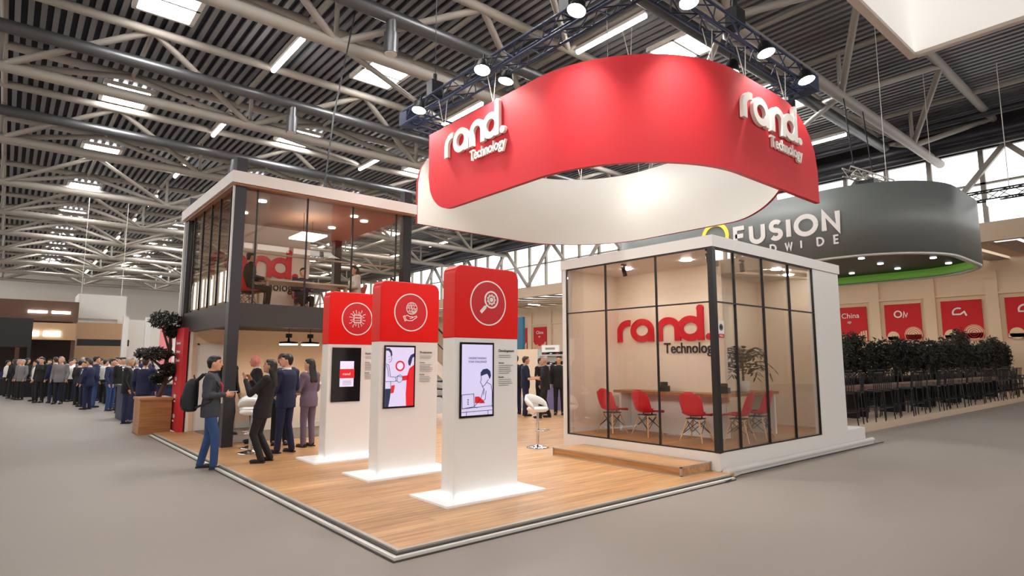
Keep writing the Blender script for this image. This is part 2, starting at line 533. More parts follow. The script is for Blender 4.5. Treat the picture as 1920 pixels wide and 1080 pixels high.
structure('wall_aisle', MB().box(42, -16, 0, 42.3, 98, 8.4), 'beige_wall', 'beige rear wall of the side aisle hung with red posters', 'wall')
dk = MB()
for i in range(57):
    y = -16 + i * 2.0
    dk.add([(32, y, 7.25), (42, y, 7.75), (42, y + 1.0, 7.75), (32, y + 1.0, 7.25)], [(0, 1, 2, 3)], 1)
    dk.add([(32, y + 1.0, 7.1), (42, y + 1.0, 7.6), (42, y + 2.0, 7.6), (32, y + 2.0, 7.1)], [(0, 1, 2, 3)], 0)
tag(dk.build('ceiling_aisle', ['steel_beige', 'beige_dark']), 'lower ribbed beige ceiling over the side aisle', 'ceiling', kind='structure')
structure('wall_end', MB().box(-14, 97, 0, 46, 97.4, 13.4), 'white_wall', 'distant end wall of the hall', 'wall')
# walls behind and beside the camera, with their own window bands
structure('wall_rear', MB().box(-14, -16.3, 0, 46, -16, 8.1).box(-14, -16.3, 11.6, 46, -16, 13.4), 'beige_wall', 'beige hall wall across the aisle behind the viewer', 'wall')
structure('wall_side', MB().box(-14.3, -16, 0, -14, 98, 8.1).box(-14.3, -16, 11.6, -14, 98, 13.4), 'beige_wall', 'beige hall wall along the left aisle', 'wall')
for i in range(10):
    k += 1
    w = thing('window_%d' % k, 'bright clerestory window in the hall wall behind the viewer', 'window', (-14 + i * 6, -16, 8.1), group='clerestory windows of the rear wall', kind='structure')
    MB().box(-14 + i * 6, -16.26, 8.1, -8 + i * 6, -16.22, 11.6).build('pane', 'win_pane2', w, world=True)
    f = MB()
    for q in (0.1, 2, 4): f.box(-14 + i * 6 + q - .1, -16.15, 8.1, -14 + i * 6 + q + .1, -15.95, 11.6)
    f.build('window_frame', 'steel_beige', w, world=True)
for i in range(19):
    k += 1
    w = thing('window_%d' % k, 'bright clerestory window in the hall wall along the left aisle', 'window', (-14, -16 + i * 6, 8.1), group='clerestory windows of the side wall', kind='structure')
    MB().box(-14.26, -16 + i * 6, 8.1, -14.22, -10 + i * 6, 11.6).build('pane', 'win_pane2', w, world=True)
    f = MB()
    for q in (0.1, 2, 4): f.box(-14.15, -16 + i * 6 + q - .1, 8.1, -13.95, -16 + i * 6 + q + .1, 11.6)
    f.build('window_frame', 'steel_beige', w, world=True)
# stands across the aisles: seen only as reflections in the glass
def plain_stand(label, x0, y0, x1, y1, h, m1, m2):
    t = thing('opposite_stand', label, 'stand', ((x0 + x1) / 2, (y0 + y1) / 2, 0))
    MB().box(x0, y0, 0, x1, y1, .06).build('base', 'beige_dark', t, world=True)
    MB().box(x0 + .2, y0 + .2, .06, x1 - .2, y0 + .5, h).box(x0 + .2, y0 + .5, .06, x0 + .5, y1 - .2, h).build('wall', m1, t, world=True)
    MB().box(x0 + .1, y0 + .1, h, x1 - .1, y1 - .1, h + .4).build('fascia', m2, t, world=True)
    for a, b in ((x1 - .4, y1 - .4), (x1 - .4, y0 + .5)): MB().box(a, b, .06, a + .2, b + .2, h).build('post', m2, t, world=True)
plain_stand('brown stand across the front aisle', 2, -12.5, 10, -8, 3.6, 'brown_stand', 'beige_wall')
plain_stand('white stand across the front aisle', 13, -12.5, 21, -8, 4.0, 'white_wall', 'white_lam')
plain_stand('tan stand across the left aisle', -12.5, 3, -8, 12, 4.4, 'tan_stand', 'brown_stand')
pil = MB()
for j in range(0, 32):
    pil.box(41.8, .83 - 9.48 + j * 3.16 - .3, 0, 42, .83 - 9.48 + j * 3.16 + .3, 7.0)
pil.box(41.85, -16, 5.6, 42, 98, 5.75)
tag(pil.build('trim_1', 'beige_wall'), 'beige pilasters and rail dividing the poster wall', 'trim', kind='structure')

for j in range(12):  # lamps added only to brighten the dark side aisle and its wall
    y = -6 + j * 5.0
    t = thing('aisle_fill_lamp', 'added white fill lamp under the low ceiling of the side aisle', 'ceiling light', (37, y, 7.2), group='added fill lamps of the side aisle')
    MB().box(-.75, -.1, 0, .75, .1, .1).build('housing', 'steel_white', t); MB().box(-.7, -.08, -.03, .7, .08, 0).build('tube', 'aisle_fill_tube', t)
# posters on the aisle wall
def poster(y, nm, label):
    p = thing('poster', label, 'poster', (41.98, y, 4.2), group='red posters along the side aisle wall')
    MB().box(41.9, y - 1.03, 3.0, 41.97, y + 1.03, 5.35).build('panel', 'poster_red', p, world=True)
    a = MB()
    if nm == 'word':
        text_mb(a, 'China', -0.55, .35, .34, 0, .012)
        text_mb(a, 'ap', -0.2, 0.0, .2, 0, .012)
    elif nm == 'c':
        a.ring(-.25, .45, .2, .08, 0, .012); a.stroke([(.05, .2), (.1, .6), (.2, .25), (.3, .5)], .06, 0, .012)
    else:
        a.stroke(arc(-.15, .35, .28, 60, 200, 8) + [(-.05, .25), (.15, .4), (.25, .15)], .09, 0, .012)
    a.build('lettering', 'white_letter', p, mtx=frame((41.895, y, 4.25), (0, -1, 0), (0, 0, 1)), world=True)
    a = MB()
    random.seed(int(y * 10) + 3)
    if nm == 'word':
        for i in range(14):
            xx = -1.0 + i * .145
            a.rect(xx, -1.22, xx + .1, -1.0 + abs(i - 6.5) * .07 * random.uniform(.6, 1.3), 0, .012)
    else:
        a.disc(-.6, -1.0, .34, 0, .012); a.disc(.55, -.9, .5, 0, .012)
        a.rect(-1.0, -1.22, -.3, -1.0, 0, .012); a.rect(.1, -1.22, 1.0, -.9, 0, .012)
    a.build('picture', 'poster_cream', p, mtx=frame((41.893, y, 4.25), (0, -1, 0), (0, 0, 1)), world=True)
    if nm != 'word':
        b = MB()
        for r in (.12, .24, .36, .46): b.ring(.55, -.9, r, .03, 0, .012, n=20)
        b.build('picture', 'poster_red', p, mtx=frame((41.887, y, 4.25), (0, -1, 0), (0, 0, 1)), world=True)
poster(11.89, 'word', 'red poster with white script, directly right of the white glass room')
poster(8.73, 'c', 'red poster with a round white letter, second along from the glass room')
poster(5.57, 's', 'red poster with a curled white mark and the largest cream dome')
poster(2.41, 's', 'red poster cut by the right edge of the photo')
poster(43.49, 'word', 'red poster with white script seen above the small white shelf sign')
poster(46.65, 'word', 'red poster half hidden behind the tall teal panel')

# roof trusses: a lower tube, two upper tubes and a zigzag between, 8.4 m apart
def make_truss():
    t = thing('roof_truss', 'long pale steel tube truss under the corrugated roof', 'roof truss', (9, 0, 11.3), group='steel tube trusses carrying the hall roof')
    MB().cyl((X0 - 9, 0, 0), (X1 - 9, 0, 0), .2, n=12).build('lower_tube', 'steel_beige', t)
    for s in (-1, 1):
        MB().cyl((X0 - 9, s * 2.2, 1.65), (X1 - 9, s * 2.2, 1.65), .16, n=10).build('upper_tube', 'steel_beige', t)
    me = None
    for i in range(-2, 4):
        xn = 4.35 - 9 + 7.87 * i
        for s in (-1, 1):
            for e in (-1, 1):
                MB().cyl((xn, 0, 0), (xn + e * 3.935, s * 2.2, 1.65), .12, n=8).build('web_tube', 'steel_beige', t)
        MB().cyl((xn + 3.935, -2.2, 1.65), (xn + 3.935, 2.2, 1.65), .08, n=8).build('cross_tube', 'steel_beige', t)
        MB().cyl((xn, 0, .1), (xn, 0, 1.8), .08, n=8).build('post', 'steel_beige', t)
    return t
tr0 = make_truss()
for i in range(-1, 11):
    y = 3.6 + 8.4 * i
    if i == -1: tr0.location = (9, y, 11.3)
    else: dup(tr0, loc=(9, y, 11.3))
# beams across, carrying the tube lights
for i in range(-1, 4):
    x = 4.35 + 7.87 * i
    b = MB().cyl((x, Y0, 12.98), (x, 96.8, 12.98), .11, n=8)
    tag(b.build('roof_beam', 'steel_beige'), 'pale steel tube running across under the roof deck', 'beam', 'cross tubes under the roof deck', kind='thing')
# diagonal bracing tubes between neighbouring trusses
for j in range(0, 10):
    for i in range(0, 3):
        x = 4.35 + 7.87 * i; y = 3.6 + 8.4 * j
        b = MB().cyl((x, y, 11.3), (x + 7.87, y + 6.2, 12.95), .1, n=8)
        tag(b.build('roof_brace', 'steel_beige'), 'slanting steel tube bracing two roof trusses', 'brace', 'slanting tubes between the roof trusses')
# tube lights
def tube_light(x, y, L):
    t = thing('tube_light', 'glowing white tube light hung along the roof', 'ceiling light', (x, y, 12.68), group='tube lights under the hall roof')
    MB().box(-.1, -L / 2, .0, .1, L / 2, .12).build('housing', 'steel_white', t)
    MB().cyl((0, -L / 2, -.03), (0, L / 2, -.03), .085, n=8).build('tube', 'tube', t)
    return t
for i in range(0, 4):
    x = 4.35 + 7.87 * i
    for j in range(-1, 9):
        y = 16.3 + 8.65 * j - (0 if i % 2 == 0 else -.2)
        tube_light(x, y, 3.0)
# roof windows
for i in range(0, 4):
    for j in range(-1, 8):
        x = .55 + 7.6 * i; y = 16.3 + 9.1 * j
        s = thing('roof_window', 'bright square roof window between the ribs of the deck', 'skylight', (x, y, 13.2), group='roof windows in the corrugated deck')
        MB().box(-.78, -1.0, 0, .78, 1.0, .04).build('pane', 'sky_pane', s)
        f = MB()
        for a in (-.85, .85): f.box(a - .07, -1.07, -.06, a + .07, 1.07, .09)
        for a in (-1.07, 0, 1.07): f.box(-.9, a - .05, -.06, .9, a + .05, .09)
        f.build('frame', 'steel_white', s)
# ventilation ducts with round outlets
for j, y in enumerate((5.3, 10.85, 19.1, 27.4)):
    d = thing('air_duct', ['round silver air duct nearest the camera under the roof', 'round silver air duct crossing above the hanging red sign', 'round silver air duct behind the upper floor of the stand', 'round silver air duct deepest in the hall'][j], 'air duct', (9, y, 12.1))
    MB().cyl((X0 - 9, 0, 0), (X1 - 11.2, 0, 0), .22, n=18).build('pipe', 'duct', d)
    for i in range(0, 3):
        x = 5.6 + 14.1 * i - 9
        MB().cyl((x, 0, 0), (x, 0, -.6), .17, n=18).cyl((x, 0, -.55), (x, 0, -1.2), .22, n=18).build('outlet', 'duct', d)
        MB().cyl((x, 0, -1.2), (x, 0, -1.22), .19, n=18).build('grille', 'steel_white', d)

# ================================================================== the raised oak floor of the stand
pf = thing('stand_platform', 'raised oak plank floor of the stand with pale metal edging', 'platform', (0, 0, 0), kind='structure')
MB().box(0.05, 0.05, 0.0, 5.46, 11.0, .06).box(5.46, .25, 0, 11.2, 11.0, .06).build('deck', 'oak', pf, world=True)
e = MB().box(.01, .01, 0, 5.3, .05, .068).box(.01, .05, 0, .05, 10.9, .068)
e.build('edging', 'alu_pale', pf, world=True)
e = MB().box(-.012, -.012, 0, 5.3, .01, .05).box(-.012, .01, 0, .01, 10.9, .05)
e.build('edging', 'trim_dark', pf, world=True)
e = MB().box(-.055, -.055, 0, 5.3, -.012, .035).box(-.055, -.012, 0, -.012, 10.9, .035)
e.build('edging', 'trim_white', pf, world=True)
e = MB().box(-.07, -.07, 0, 5.3, -.055, .012).box(-.07, -.055, 0, -.055, 10.9, .012)
e.build('edging', 'trim_dark', pf, world=True)
MB().box(.8, 8.0, .06, 4.4, 10.7, .066).build('carpet_inlay', mat('inlay', rgb(128, 118, 112), .8), pf, world=True)

# ================================================================== three kiosks
def kiosk(y, label, icon, title, body):
    yb = y + .05
    t = thing('display_kiosk', label, 'kiosk', (1.41, y, .06), group='red and white display kiosks')
    B = lambda mb, nm, m, **k: mb.build(nm, m, t, world=True, **k)
    # base plate with a lit rim
    yc = y - .26
    pl = B(MB().box(1.155, yc, .06, 2.61, yc + .78, .08), 'base_plate', 'frosted')
    r = MB()
    for (a, b, c, d) in ((1.145, yc - .01, 2.62, yc + .012), (1.145, yc + .77, 2.62, yc + .79), (1.145, yc, 1.165, yc + .78), (2.6, yc, 2.62, yc + .78)): r.box(a, b, .06, c, d, .084)
    B(r, 'lit_rim', 'frosted')
    g = MB()
    for (a, b, c, d) in ((1.44, y - .035, 2.36, y - .015), (1.375, y + .02, 1.395, y + .24), (2.4, y + .02, 2.42, y + .24)): g.box(a, b, .08, c, d, .088)
    B(g, 'light_strip', 'led')
    B(MB().box(1.41, y, .08, 2.385, y + .26, 1.93), 'body', 'white_gloss', bevel=.012)
    # red head: a slab with rounded upper corners
    hd = MB(); z0, z1, r = 1.93, 2.81, .1
    pts = [(1.405, z0), (2.39, z0), (2.39, z1 - r)] + arc(2.39 - r, z1 - r, r, 0, 90, 6) + arc(1.405 + r, z1 - r, r, 90, 180, 6)
    hd.poly(pts, 0, .27)
    head = hd.build('head', 'red_kiosk', t, mtx=frame((0, y + .265, 0), (1, 0, 0), (0, 0, 1)), world=True, bevel=.012)
    F = frame((0, y - .006, 0), (1, 0, 0), (0, 0, 1))
    def art(nm, m, mb, z=0.0):
        return mb.build(nm, m, head if nm.startswith('icon') else t, mtx=frame((0, y - .006 - z, 0), (1, 0, 0), (0, 0, 1)), world=True)
    cx, cz = 1.90, 2.365
    dsc = art('icon_disc', 'red_disc', MB().disc(cx, cz, .27, 0, .004, n=48))
    art('icon_ring', 'white_letter', MB().ring(cx, cz, .272, .016, 0, .006, n=48))
    icon(lambda m, mb: art('icon', m, mb, .004), cx, cz)
    sc = MB().rect(1.475, .985, 1.985, 1.875, 0, .012)
    s = art('screen', 'screen_black', sc)
    body(lambda m, mb, z=.012: mb.build('picture', m, s, mtx=frame((0, y - .006 - z, 0), (1, 0, 0), (0, 0, 1)), world=True), 1.5, 1.01, 1.96, 1.85)
    tx = MB()
    text_mb(tx, title, 2.07, 1.765, .032, 0, .003, bold=.01)
    text_mb(tx, 'Services', 2.07, 1.62, .018, 0, .003); text_mb(tx, 'Benefits', 2.07, 1.445, .018, 0, .003)
    art('heading', 'black_text', tx, 0)
    ln = MB()
    random.seed(len(title))
    for (zz, nn) in ((1.72, 2), (1.595, 5), (1.42, 4)):
        for q in range(nn):
            ln.rect(2.07, zz - q * .024, 2.07 + random.uniform(.15, .24), zz - q * .024 + .007, 0, .003)
    art('small_text', 'grey_text', ln)
    return t

def icon_chip(put, cx, cz):
    m = MB(); s = .062
    m.stroke([(cx - s, cz - s), (cx + s, cz - s), (cx + s, cz + s), (cx - s, cz + s)], .014, 0, .004, closed=True)
    for k in range(4):
        for q in range(4):
            a = -.045 + q * .03; L = .035 + .02 * ((q + k) % 2); bend = (q - 1.5) * .022
            pts = [(a, s), (a, s + L * .5), (a + bend, s + L), (a + bend, s + L + .02)]
            ca, sa = math.cos(k * PI / 2), math.sin(k * PI / 2)
            pp = [(cx + p[0] * ca - p[1] * sa, cz + p[0] * sa + p[1] * ca) for p in pts]
            m.stroke(pp, .008, 0, .004); m.disc(pp[-1][0], pp[-1][1], .009, 0, .004, n=8)
    text_mb(m, 'rand', cx, cz + .005, .036, 0, .004, align='CENTER', bold=.02, width=.088)
    text_mb(m, 'certified', cx, cz - .035, .018, 0, .004, align='CENTER', width=.088)
    put('white_letter', m)
def gear(m, x, y, r, teeth=8):
    m.ring(x, y, r * .72, r * .26, 0, .004, n=20)
    for i in range(teeth):
        a = 2 * PI * i / teeth
        m.stroke([(x + r * .75 * math.cos(a), y + r * .75 * math.sin(a)), (x + r * math.cos(a), y + r * math.sin(a))], r * .3, 0, .004)
def icon_globe(put, cx, cz):
    m = MB(); gx, gz, r = cx + .01, cz + .06, .088
    m.ring(gx, gz, r, .01, 0, .004)
    m.stroke(arc(gx, gz, r * .45, 0, 360, 20, r), .007, 0, .004)
    m.stroke([(gx, gz - r), (gx, gz + r)], .007, 0, .004)
    for q in (-.5, 0, .5):
        w = r * math.sqrt(1 - q * q); m.stroke([(gx - w, gz + q * r), (gx + w, gz + q * r)], .007, 0, .004)
    gear(m, gx - .035, gz + .02, .034); gear(m, gx + .035, gz - .03, .04)
    h = [(cx - .11, cz - .055), (cx - .13, cz - .065), (cx - .1, cz - .13), (cx - .08, cz - .12)]
    m.stroke(h, .01, 0, .004, closed=True)
    m.stroke([(cx - .1, cz - .06), (cx - .06, cz - .045), (cx - .02, cz - .065), (cx + .02, cz - .062), (cx + .02, cz - .082), (cx - .02, cz - .09)], .01, 0, .004)
    m.stroke([(cx + .02, cz - .075), (cx + .09, cz - .05), (cx + .1, cz - .065), (cx + .02, cz - .12), (cx - .04, cz - .125), (cx - .085, cz - .11)], .01, 0, .004)
    put('white_letter', m)
def icon_lens(put, cx, cz):
    m = MB(); gx, gz = cx + .045, cz + .045
    m.ring(gx, gz, .1, .02, 0, .004)
    gear(m, gx, gz, .07, 9); m.disc(gx, gz, .028, 0, .004)
    m.stroke([(gx - .075, gz - .075), (gx - .095, gz - .095)], .018, 0, .004)
    m.stroke([(gx - .09, gz - .09), (gx - .165, gz - .165)], .042, 0, .004)
    put('white_letter', m)

def scr_small(put, x0, z0, x1, z1):
    a, b, c, d = x0 + .115, z0 + .22, x1 - .1, z1 - .2
    put('scr_white', MB().rect(a, b, c, d, 0, .003))
    put('scr_red', MB().rect(a - .005, b + .14, c + .01, b + .29, 0, .004), .014)
    m = MB(); text_mb(m, 'rand', a + .05, b + .19, .04, 0, .003, width=.13, bold=.02); put('white_letter', m, .018)
    m = MB()
    for q in range(4): m.rect(a + .05, b + .03 + q * .02, c - .04, b + .036 + q * .02, 0, .002)
    put('grey_text', m, .015)
def scr_hands(put, x0, z0, x1, z1):
    w, h = x1 - x0, z1 - z0
    P = lambda L: [(x0 + p[0] * w, z0 + p[1] * h) for p in L]
    put('scr_lilac', MB().rect(x0, z0, x1, z1, 0, .003))
    m = MB()
    m.poly(P([(0, 1 - .02), (.12, .98), (.2, .93), (.22, .86), (.17, .84), (.15, .9), (.08, .94), (0, .94)]), 0, .003)
    m.poly(P([(1, .9), (.88, .87), (.82, .82), (.78, .76), (.8, .7), (.86, .68), (.9, .74), (.94, .82), (1, .84)]), 0, .003)
    m.poly(P([(0, 0), (0, .3), (.2, .3), (.17, .15), (.12, 0)]), 0, .003)
    put('scr_navy', m, .0135)
    m = MB()
    m.poly(P([(.74, 0), (.72, .2), (.74, .4), (.76, .52), (.84, .64), (1, .7), (1, 0)]), 0, .003)
    m.poly(P([(.6, .43), (.6, .51), (.8, .52), (.82, .44)]), 0, .003)
    m.poly(P([(.19, .22), (.21, .35), (.33, .36), (.29, .23)]), 0, .003)
    m.ring(x0 + .5 * w, z0 + .68 * h, .065, .022, 0, .003, n=24)
    put('scr_red', m, .015)
    m = MB()
    for L in ([(0, .72), (.1, .7), (.14, .6), (.16, .5), (.36, .49), (.42, .51), (.5, .5), (.58, .49)], [(0, .42), (.3, .42), (.4, .43)], [(.18, .86), (.2, .8), (.16, .75), (.1, .74)], [(.02, .7), (.08, .6), (.1, .5)],
              [(.4, .43), (.46, .4), (.54, .41), (.6, .45), (.58, .51), (.5, .53), (.42, .51), (.4, .43)], [(.35, .49), (.36, .42)], [(.08, .84), (.12, .84)], [(.1, .79), (.14, .79)], [(.18, .42), (.19, .3)]):
        m.stroke(P(L), .006, 0, .002)
    put('scr_line', m, .0165)
    m = MB()
    m.poly([(x0 + .5 * w + .048 * math.cos(a * PI / 3 + PI / 6), z0 + .68 * h + .048 * math.sin(a * PI / 3 + PI / 6)) for a in range(6)], 0, .002)
    put('scr_white', m, .0165)
def scr_man(put, x0, z0, x1, z1):
    w, h = x1 - x0, z1 - z0
    P = lambda L: [(x0 + p[0] * w, z0 + p[1] * h) for p in L]
    put('scr_lilac', MB().rect(x0, z0, x1, z1, 0, .003))
    m = MB()
    text_mb(m, 'UNDERSTANDING', x0 + w * .5, z0 + h * .79, .024, 0, .002, width=w * .58, align='CENTER', bold=.01)
    text_mb(m, 'YOUR CHALLENGES', x0 + w * .5, z0 + h * .74, .024, 0, .002, width=w * .6, align='CENTER', bold=.01)
    put('scr_line', m, .014)
    m = MB()
    m.poly(P([(.6, .55), (.6, .6), (.68, .645), (.82, .655), (.92, .62), (.95, .55), (.9, .5), (.86, .55), (.82, .58), (.74, .57), (.66, .555)]), 0, .003)
    put('scr_navy', m, .0135)
    put('scr_red', MB().poly(P([(.42, .17), (.42, .26), (.55, .26), (.7, .2), (.75, .16)]), 0, .003), .0135)
    m = MB()
    for L in ([(.62, .55), (.62, .5), (.59, .46), (.63, .44), (.66, .4), (.74, .42), (.8, .46), (.86, .5)], [(.66, .4), (.72, .36), (.7, .28)], [(.8, .46), (.95, .42), (.99, .3), (.98, .1)], [(.7, .36), (.62, .24), (.48, .16), (.4, .13)], [(.78, .34), (.76, .22), (.6, .16)],
              [(0, .29), (.38, .3), (.4, .12), (.02, .1), (0, .29)], [(0, .1), (1, .12)], [(0, .05), (1, .06)], [(.4, .12), (.5, .1)], [(.15, .06), (.15, 0)], [(.85, .06), (.85, 0)]):
        m.stroke(P(L), .006, 0, .002)
    for q in range(3): m.disc(x0 + .2 * w, z0 + (.16 + q * .03) * h, .008, 0, .002)
    put('scr_line', m, .0165)

kiosk(4.85, 'white and red kiosk with a microchip icon and mostly black screen', icon_chip, 'Rand Certified', scr_small)
kiosk(3.08, 'white and red kiosk with a globe icon above a handshake screen', icon_globe, 'Production', scr_hands)
kiosk(1.22, 'white and red kiosk with a magnifying glass icon, closest to the camera', icon_lens, 'Development', scr_man)

# ================================================================== the glass meeting room
g = thing('meeting_room', 'white framed glass meeting room with a red word on its inner wall', 'meeting room', (5.41, .236, 0))
def G(mb, nm, m, **k): return mb.build(nm, m, g, world=True, **k)
GX, GY, GZ0, GZ1, GT = 5.41, .236, .32, 3.378, 3.555
G(MB().box(GX, GY, 0, 10.85, 3.43, GZ0), 'plinth', 'white_lam')
G(MB().box(GX + .04, GY + .05, GZ0, 10.0, 3.4, GZ0 + .012), 'floor', 'oak_dark')
G(MB().box(GX - .02, GY - .03, GZ1, 10.02, 3.45, GT), 'roof', 'white_lam')
G(MB().box(GX, 3.32, GZ0, GX + .12, 3.43, GZ1), 'end_post', 'white_lam')
G(MB().box(GX + .12, 3.36, GZ0, 10.0, 3.43, GZ1), 'rear_wall', 'room_wall')
G(MB().box(8.84, GY, GZ0, 10.0, GY + .1, GZ1), 'side_wall', 'white_lam')
G(MB().box(9.9, GY + .1, GZ0, 10.0, 3.36, GZ1), 'end_wall', 'room_wall')
G(MB().box(6.95, 1.0, GZ0 + .012, 7.05, 3.36, GZ1), 'logo_wall', 'room_wall')
G(MB().box(7.05, 1.9, GZ0 + .012, 9.9, 2.0, GZ1), 'inner_wall', 'room_wall')
G(MB().box(5.6, 3.335, GZ0 + .012, 6.9, 3.36, GZ0 + .1), 'baseboard', 'white_lam')
G(MB().box(GX - .02, GY - .02, GZ0, GX + .07, GY + .07, GZ1), 'corner_post', 'black_metal')
ys = [GY + .07, 1.28, 2.36, 3.32]
xs = [GX + .07, 6.05, 6.955, 7.89, 8.84]
for a, b in zip(ys[:-1], ys[1:]):
    for z0, z1 in ((GZ0 + .02, 2.53), (2.555, GZ1 - .02)):
        G(MB().box(GX + .02, a + .012, z0, GX + .03, b - .012, z1), 'glass_pane', 'glass')
for a, b in zip(xs[:-1], xs[1:]):
    for z0, z1 in ((GZ0 + .02, 2.53), (2.555, GZ1 - .02)):
        G(MB().box(a + .012, GY + .02, z0, b - .012, GY + .03, z1), 'glass_pane', 'glass')
for y in ys[1:]: G(MB().box(GX, y - .01, GZ0, GX + .04, y + .01, GZ1), 'mullion', 'black_metal')
for x in xs[1:]: G(MB().box(x - .01, GY, GZ0, x + .01, GY + .04, GZ1), 'mullion', 'black_metal')
for z in (GZ0 + .008, 2.542, GZ1 - .012):
    G(MB().box(GX, GY, z - .01, GX + .04, 3.32, z + .01), 'rail', 'black_metal')
    G(MB().box(GX, GY, z - .01, 8.85, GY + .04, z + .01), 'rail', 'black_metal')
m = MB(); rand_word(m, 0, 0, .44, 2.2, 0, .03)
m.build('logo', 'red_logo', g, mtx=frame((6.945, 3.37, 2.03), (0, -1, 0), (0, 0, 1)), world=True)
m = MB(); text_mb(m, 'Technology', 0, 0, .19, 0, .015, width=1.13, bold=.012)
m.build('lettering', 'black_text', g, mtx=frame((6.945, 2.24, 1.80), (0, -1, 0), (0, 0, 1)), world=True)
# door sticker by the corner
m = MB().rect(0, .06, .16, .26, 0, .004)
st = m.build('sticker', 'white_letter', g, mtx=frame((GX + .12, GY + .016, 2.0), (1, 0, 0), (0, 0, 1)), world=True)
m = MB().rect(0, 0, .16, .06, 0, .004); text_mb(m, 'PULL', .03, .018, .028, .004, .006, mi=1, width=.1, bold=.02)
m.build('sticker_band', ['red_panel', 'white_letter'], g, mtx=frame((GX + .12, GY + .016, 2.0), (1, 0, 0), (0, 0, 1)), world=True)
m = MB().ring(.08, .16, .045, .012, 0, .006); m.disc(.08, .16, .035, 0, .0055)
m.build('sticker_mark', 'black_text', g, mtx=frame((GX + .12, GY + .016, 2.0), (1, 0, 0), (0, 0, 1)), world=True)
# white guard along the floor
bt = MB().box(5.5, GY - .13, 0, 10.9, GY - .02, .05).cyl((5.4, GY - .09, .07), (10.95, GY - .09, .07), .05, n=12)
tag(bt.build('cable_guard', 'trim_white'), 'long white cable guard on the carpet along the glass room', 'cable guard')
bt = MB().tube([(5.0, -.09, .02), (5.6, .03, .025), (8, .05, .02), (11.0, .03, .02), (11.15, .02, .02)], .009, n=8)
tag(bt.build('cable', 'black_metal'), 'thin black cable lying in front of the white cable guard', 'cable')
# step
s = thing('entrance_step', 'low oak step with pale edges in front of the glass room', 'step', (4.64, .37, .06))
MB().box(4.65, .38, .06, 5.4, 2.92, .18).build('block', 'oak_y', s, world=True)
e = MB()
for (a, b) in ((.06, .075), (.172, .19)):
    e.box(4.64, .37, a, 4.66, 2.93, b).box(4.64, .37, a, 5.4, .39, b)
for x, y in ((4.64, .37), (5.375, .37), (4.64, 2.905)): e.box(x, y, .06, x + .025, y + .025, .19)
e.build('edge_trim', 'alu', s, world=True)
# counter table: L-shaped oak top on white side panels
t = thing('counter_table', 'oak topped white counter bench along the wall with red letters', 'table', (6.5, .66, .332))
MB().poly([(6.45, .75), (8.35, .75), (8.35, 1.35), (6.94, 1.35), (6.94, 3.1), (6.45, 3.1)], 1.05, 1.1).build('top', 'oak_dark', t, world=True)
MB().box(6.5, 2.95, .332, 6.93, 3.0, 1.05).build('side_panel', 'white_lam', t, world=True)
MB().box(8.25, .8, .332, 8.3, 1.3, 1.05).build('side_panel', 'white_lam', t, world=True)
MB().box(6.8, 1.0, .332, 6.94, 2.95, 1.05).build('front_panel', 'white_lam', t, world=True)
# black cube boxes on the counter
for (x, y, lb) in ((6.7, 2.1, 'small black desk caddy on the counter behind the middle red chairs'), (6.85, .98, 'small black desk caddy on the counter beside the corner post')):
    d = thing('desk_caddy', lb, 'caddy', (x, y, 1.1))
    MB().box(-.06, -.09, 0, .06, .09, .1).build('tray', 'black_metal', d)
    MB().box(-.04, -.05, .1, .05, .05, .17).build('holder', 'black_metal', d)
for x, y in ((6.2, 1.2), (6.2, 2.5), (8.4, .7), (9.3, .9)):  # downlights added to brighten the room interior
    G(MB().cyl((x, y, GZ1 - .012), (x, y, GZ1 - .001), .09, n=18), 'downlight', 'room_fill_led')
# track spotlights under the roof
for (x, y, ax, lb) in ((5.75, 2.2, .25, 'black track spotlight behind the left upper pane of the glass room'), (5.62, .42, 0, 'black track spotlight hanging beside the black corner post'),
                   (6.05, .55, -.5, 'black track spotlight under the first right hand mullion of the room'), (6.95, .6, -.4, 'black track spotlight under the second right hand mullion of the room')):
    d = thing('track_spotlight', lb, 'spotlight', (x, y, GZ1))
    MB().box(-.06, -.015, -.025, .06, .015, 0).build('mount', 'black_metal', d)
    MB().cyl((0, 0, 0), (0, 0, -.08), .012).build('arm', 'black_metal', d)
    MB().cyl((-.02 - ax * .02, 0, -.06), (.02 + ax * .12, ax * .06, -.2), .04, n=14).build('head', 'black_metal', d)
# potted palm
def palm(loc):
    p = thing('potted_palm', 'leafy dark green palm in a white pot on the counter', 'plant', loc)
    MB().lathe([(.07, 0), (.1, .02), (.115, .2), (.1, .2), (.09, .17)], n=20).build('pot', 'pot_white', p)
    MB().lathe([(.0, .16), (.095, .16)], n=16, cap=False).build('soil', 'bark', p)
    random.seed(5)
    st = MB()
    lf = MB()
    for i in range(26):
        a = i * 2.4; L = random.uniform(.3, .52); hgt = .25 + i * .017
        bx, by = .02 * math.cos(a), .02 * math.sin(a)
        pts = []
        for k in range(7):
            u = k / 6
            rr = L * u
            pts.append((bx + rr * math.cos(a), by + rr * math.sin(a), hgt + .16 * math.sin(u * 2.4) * (1.3 - i * .02) + (.1 if i > 10 else 0) * u - .12 * u * u))
        st.tube([(0, 0, .16), (0, 0, hgt * .7)] + pts[:1], .008, 5)
        for k in range(1, 7):
            q = Vector(pts[k]); t = (Vector(pts[k]) - Vector(pts[k - 1])).normalized(); sd = t.cross(Vector((0, 0, 1))).normalized()
            for sg in (-1, 1):
                w = .15 * (1 - .5 * abs(k - 3.5) / 3.5)
                tip = q + sd * (sg * w) + t * .09 - Vector((0, 0, .05)); md = (q + tip) / 2
                lf.add([q, md + t * .03, tip, md - t * .03], [(0, 1, 2, 3)], 0)
    st.cyl((0, 0, .16), (0, 0, .5), .022, .012, 8)
    st.build('stem', 'bark', p); lf.build('fronds', 'leaf', p)
    return p
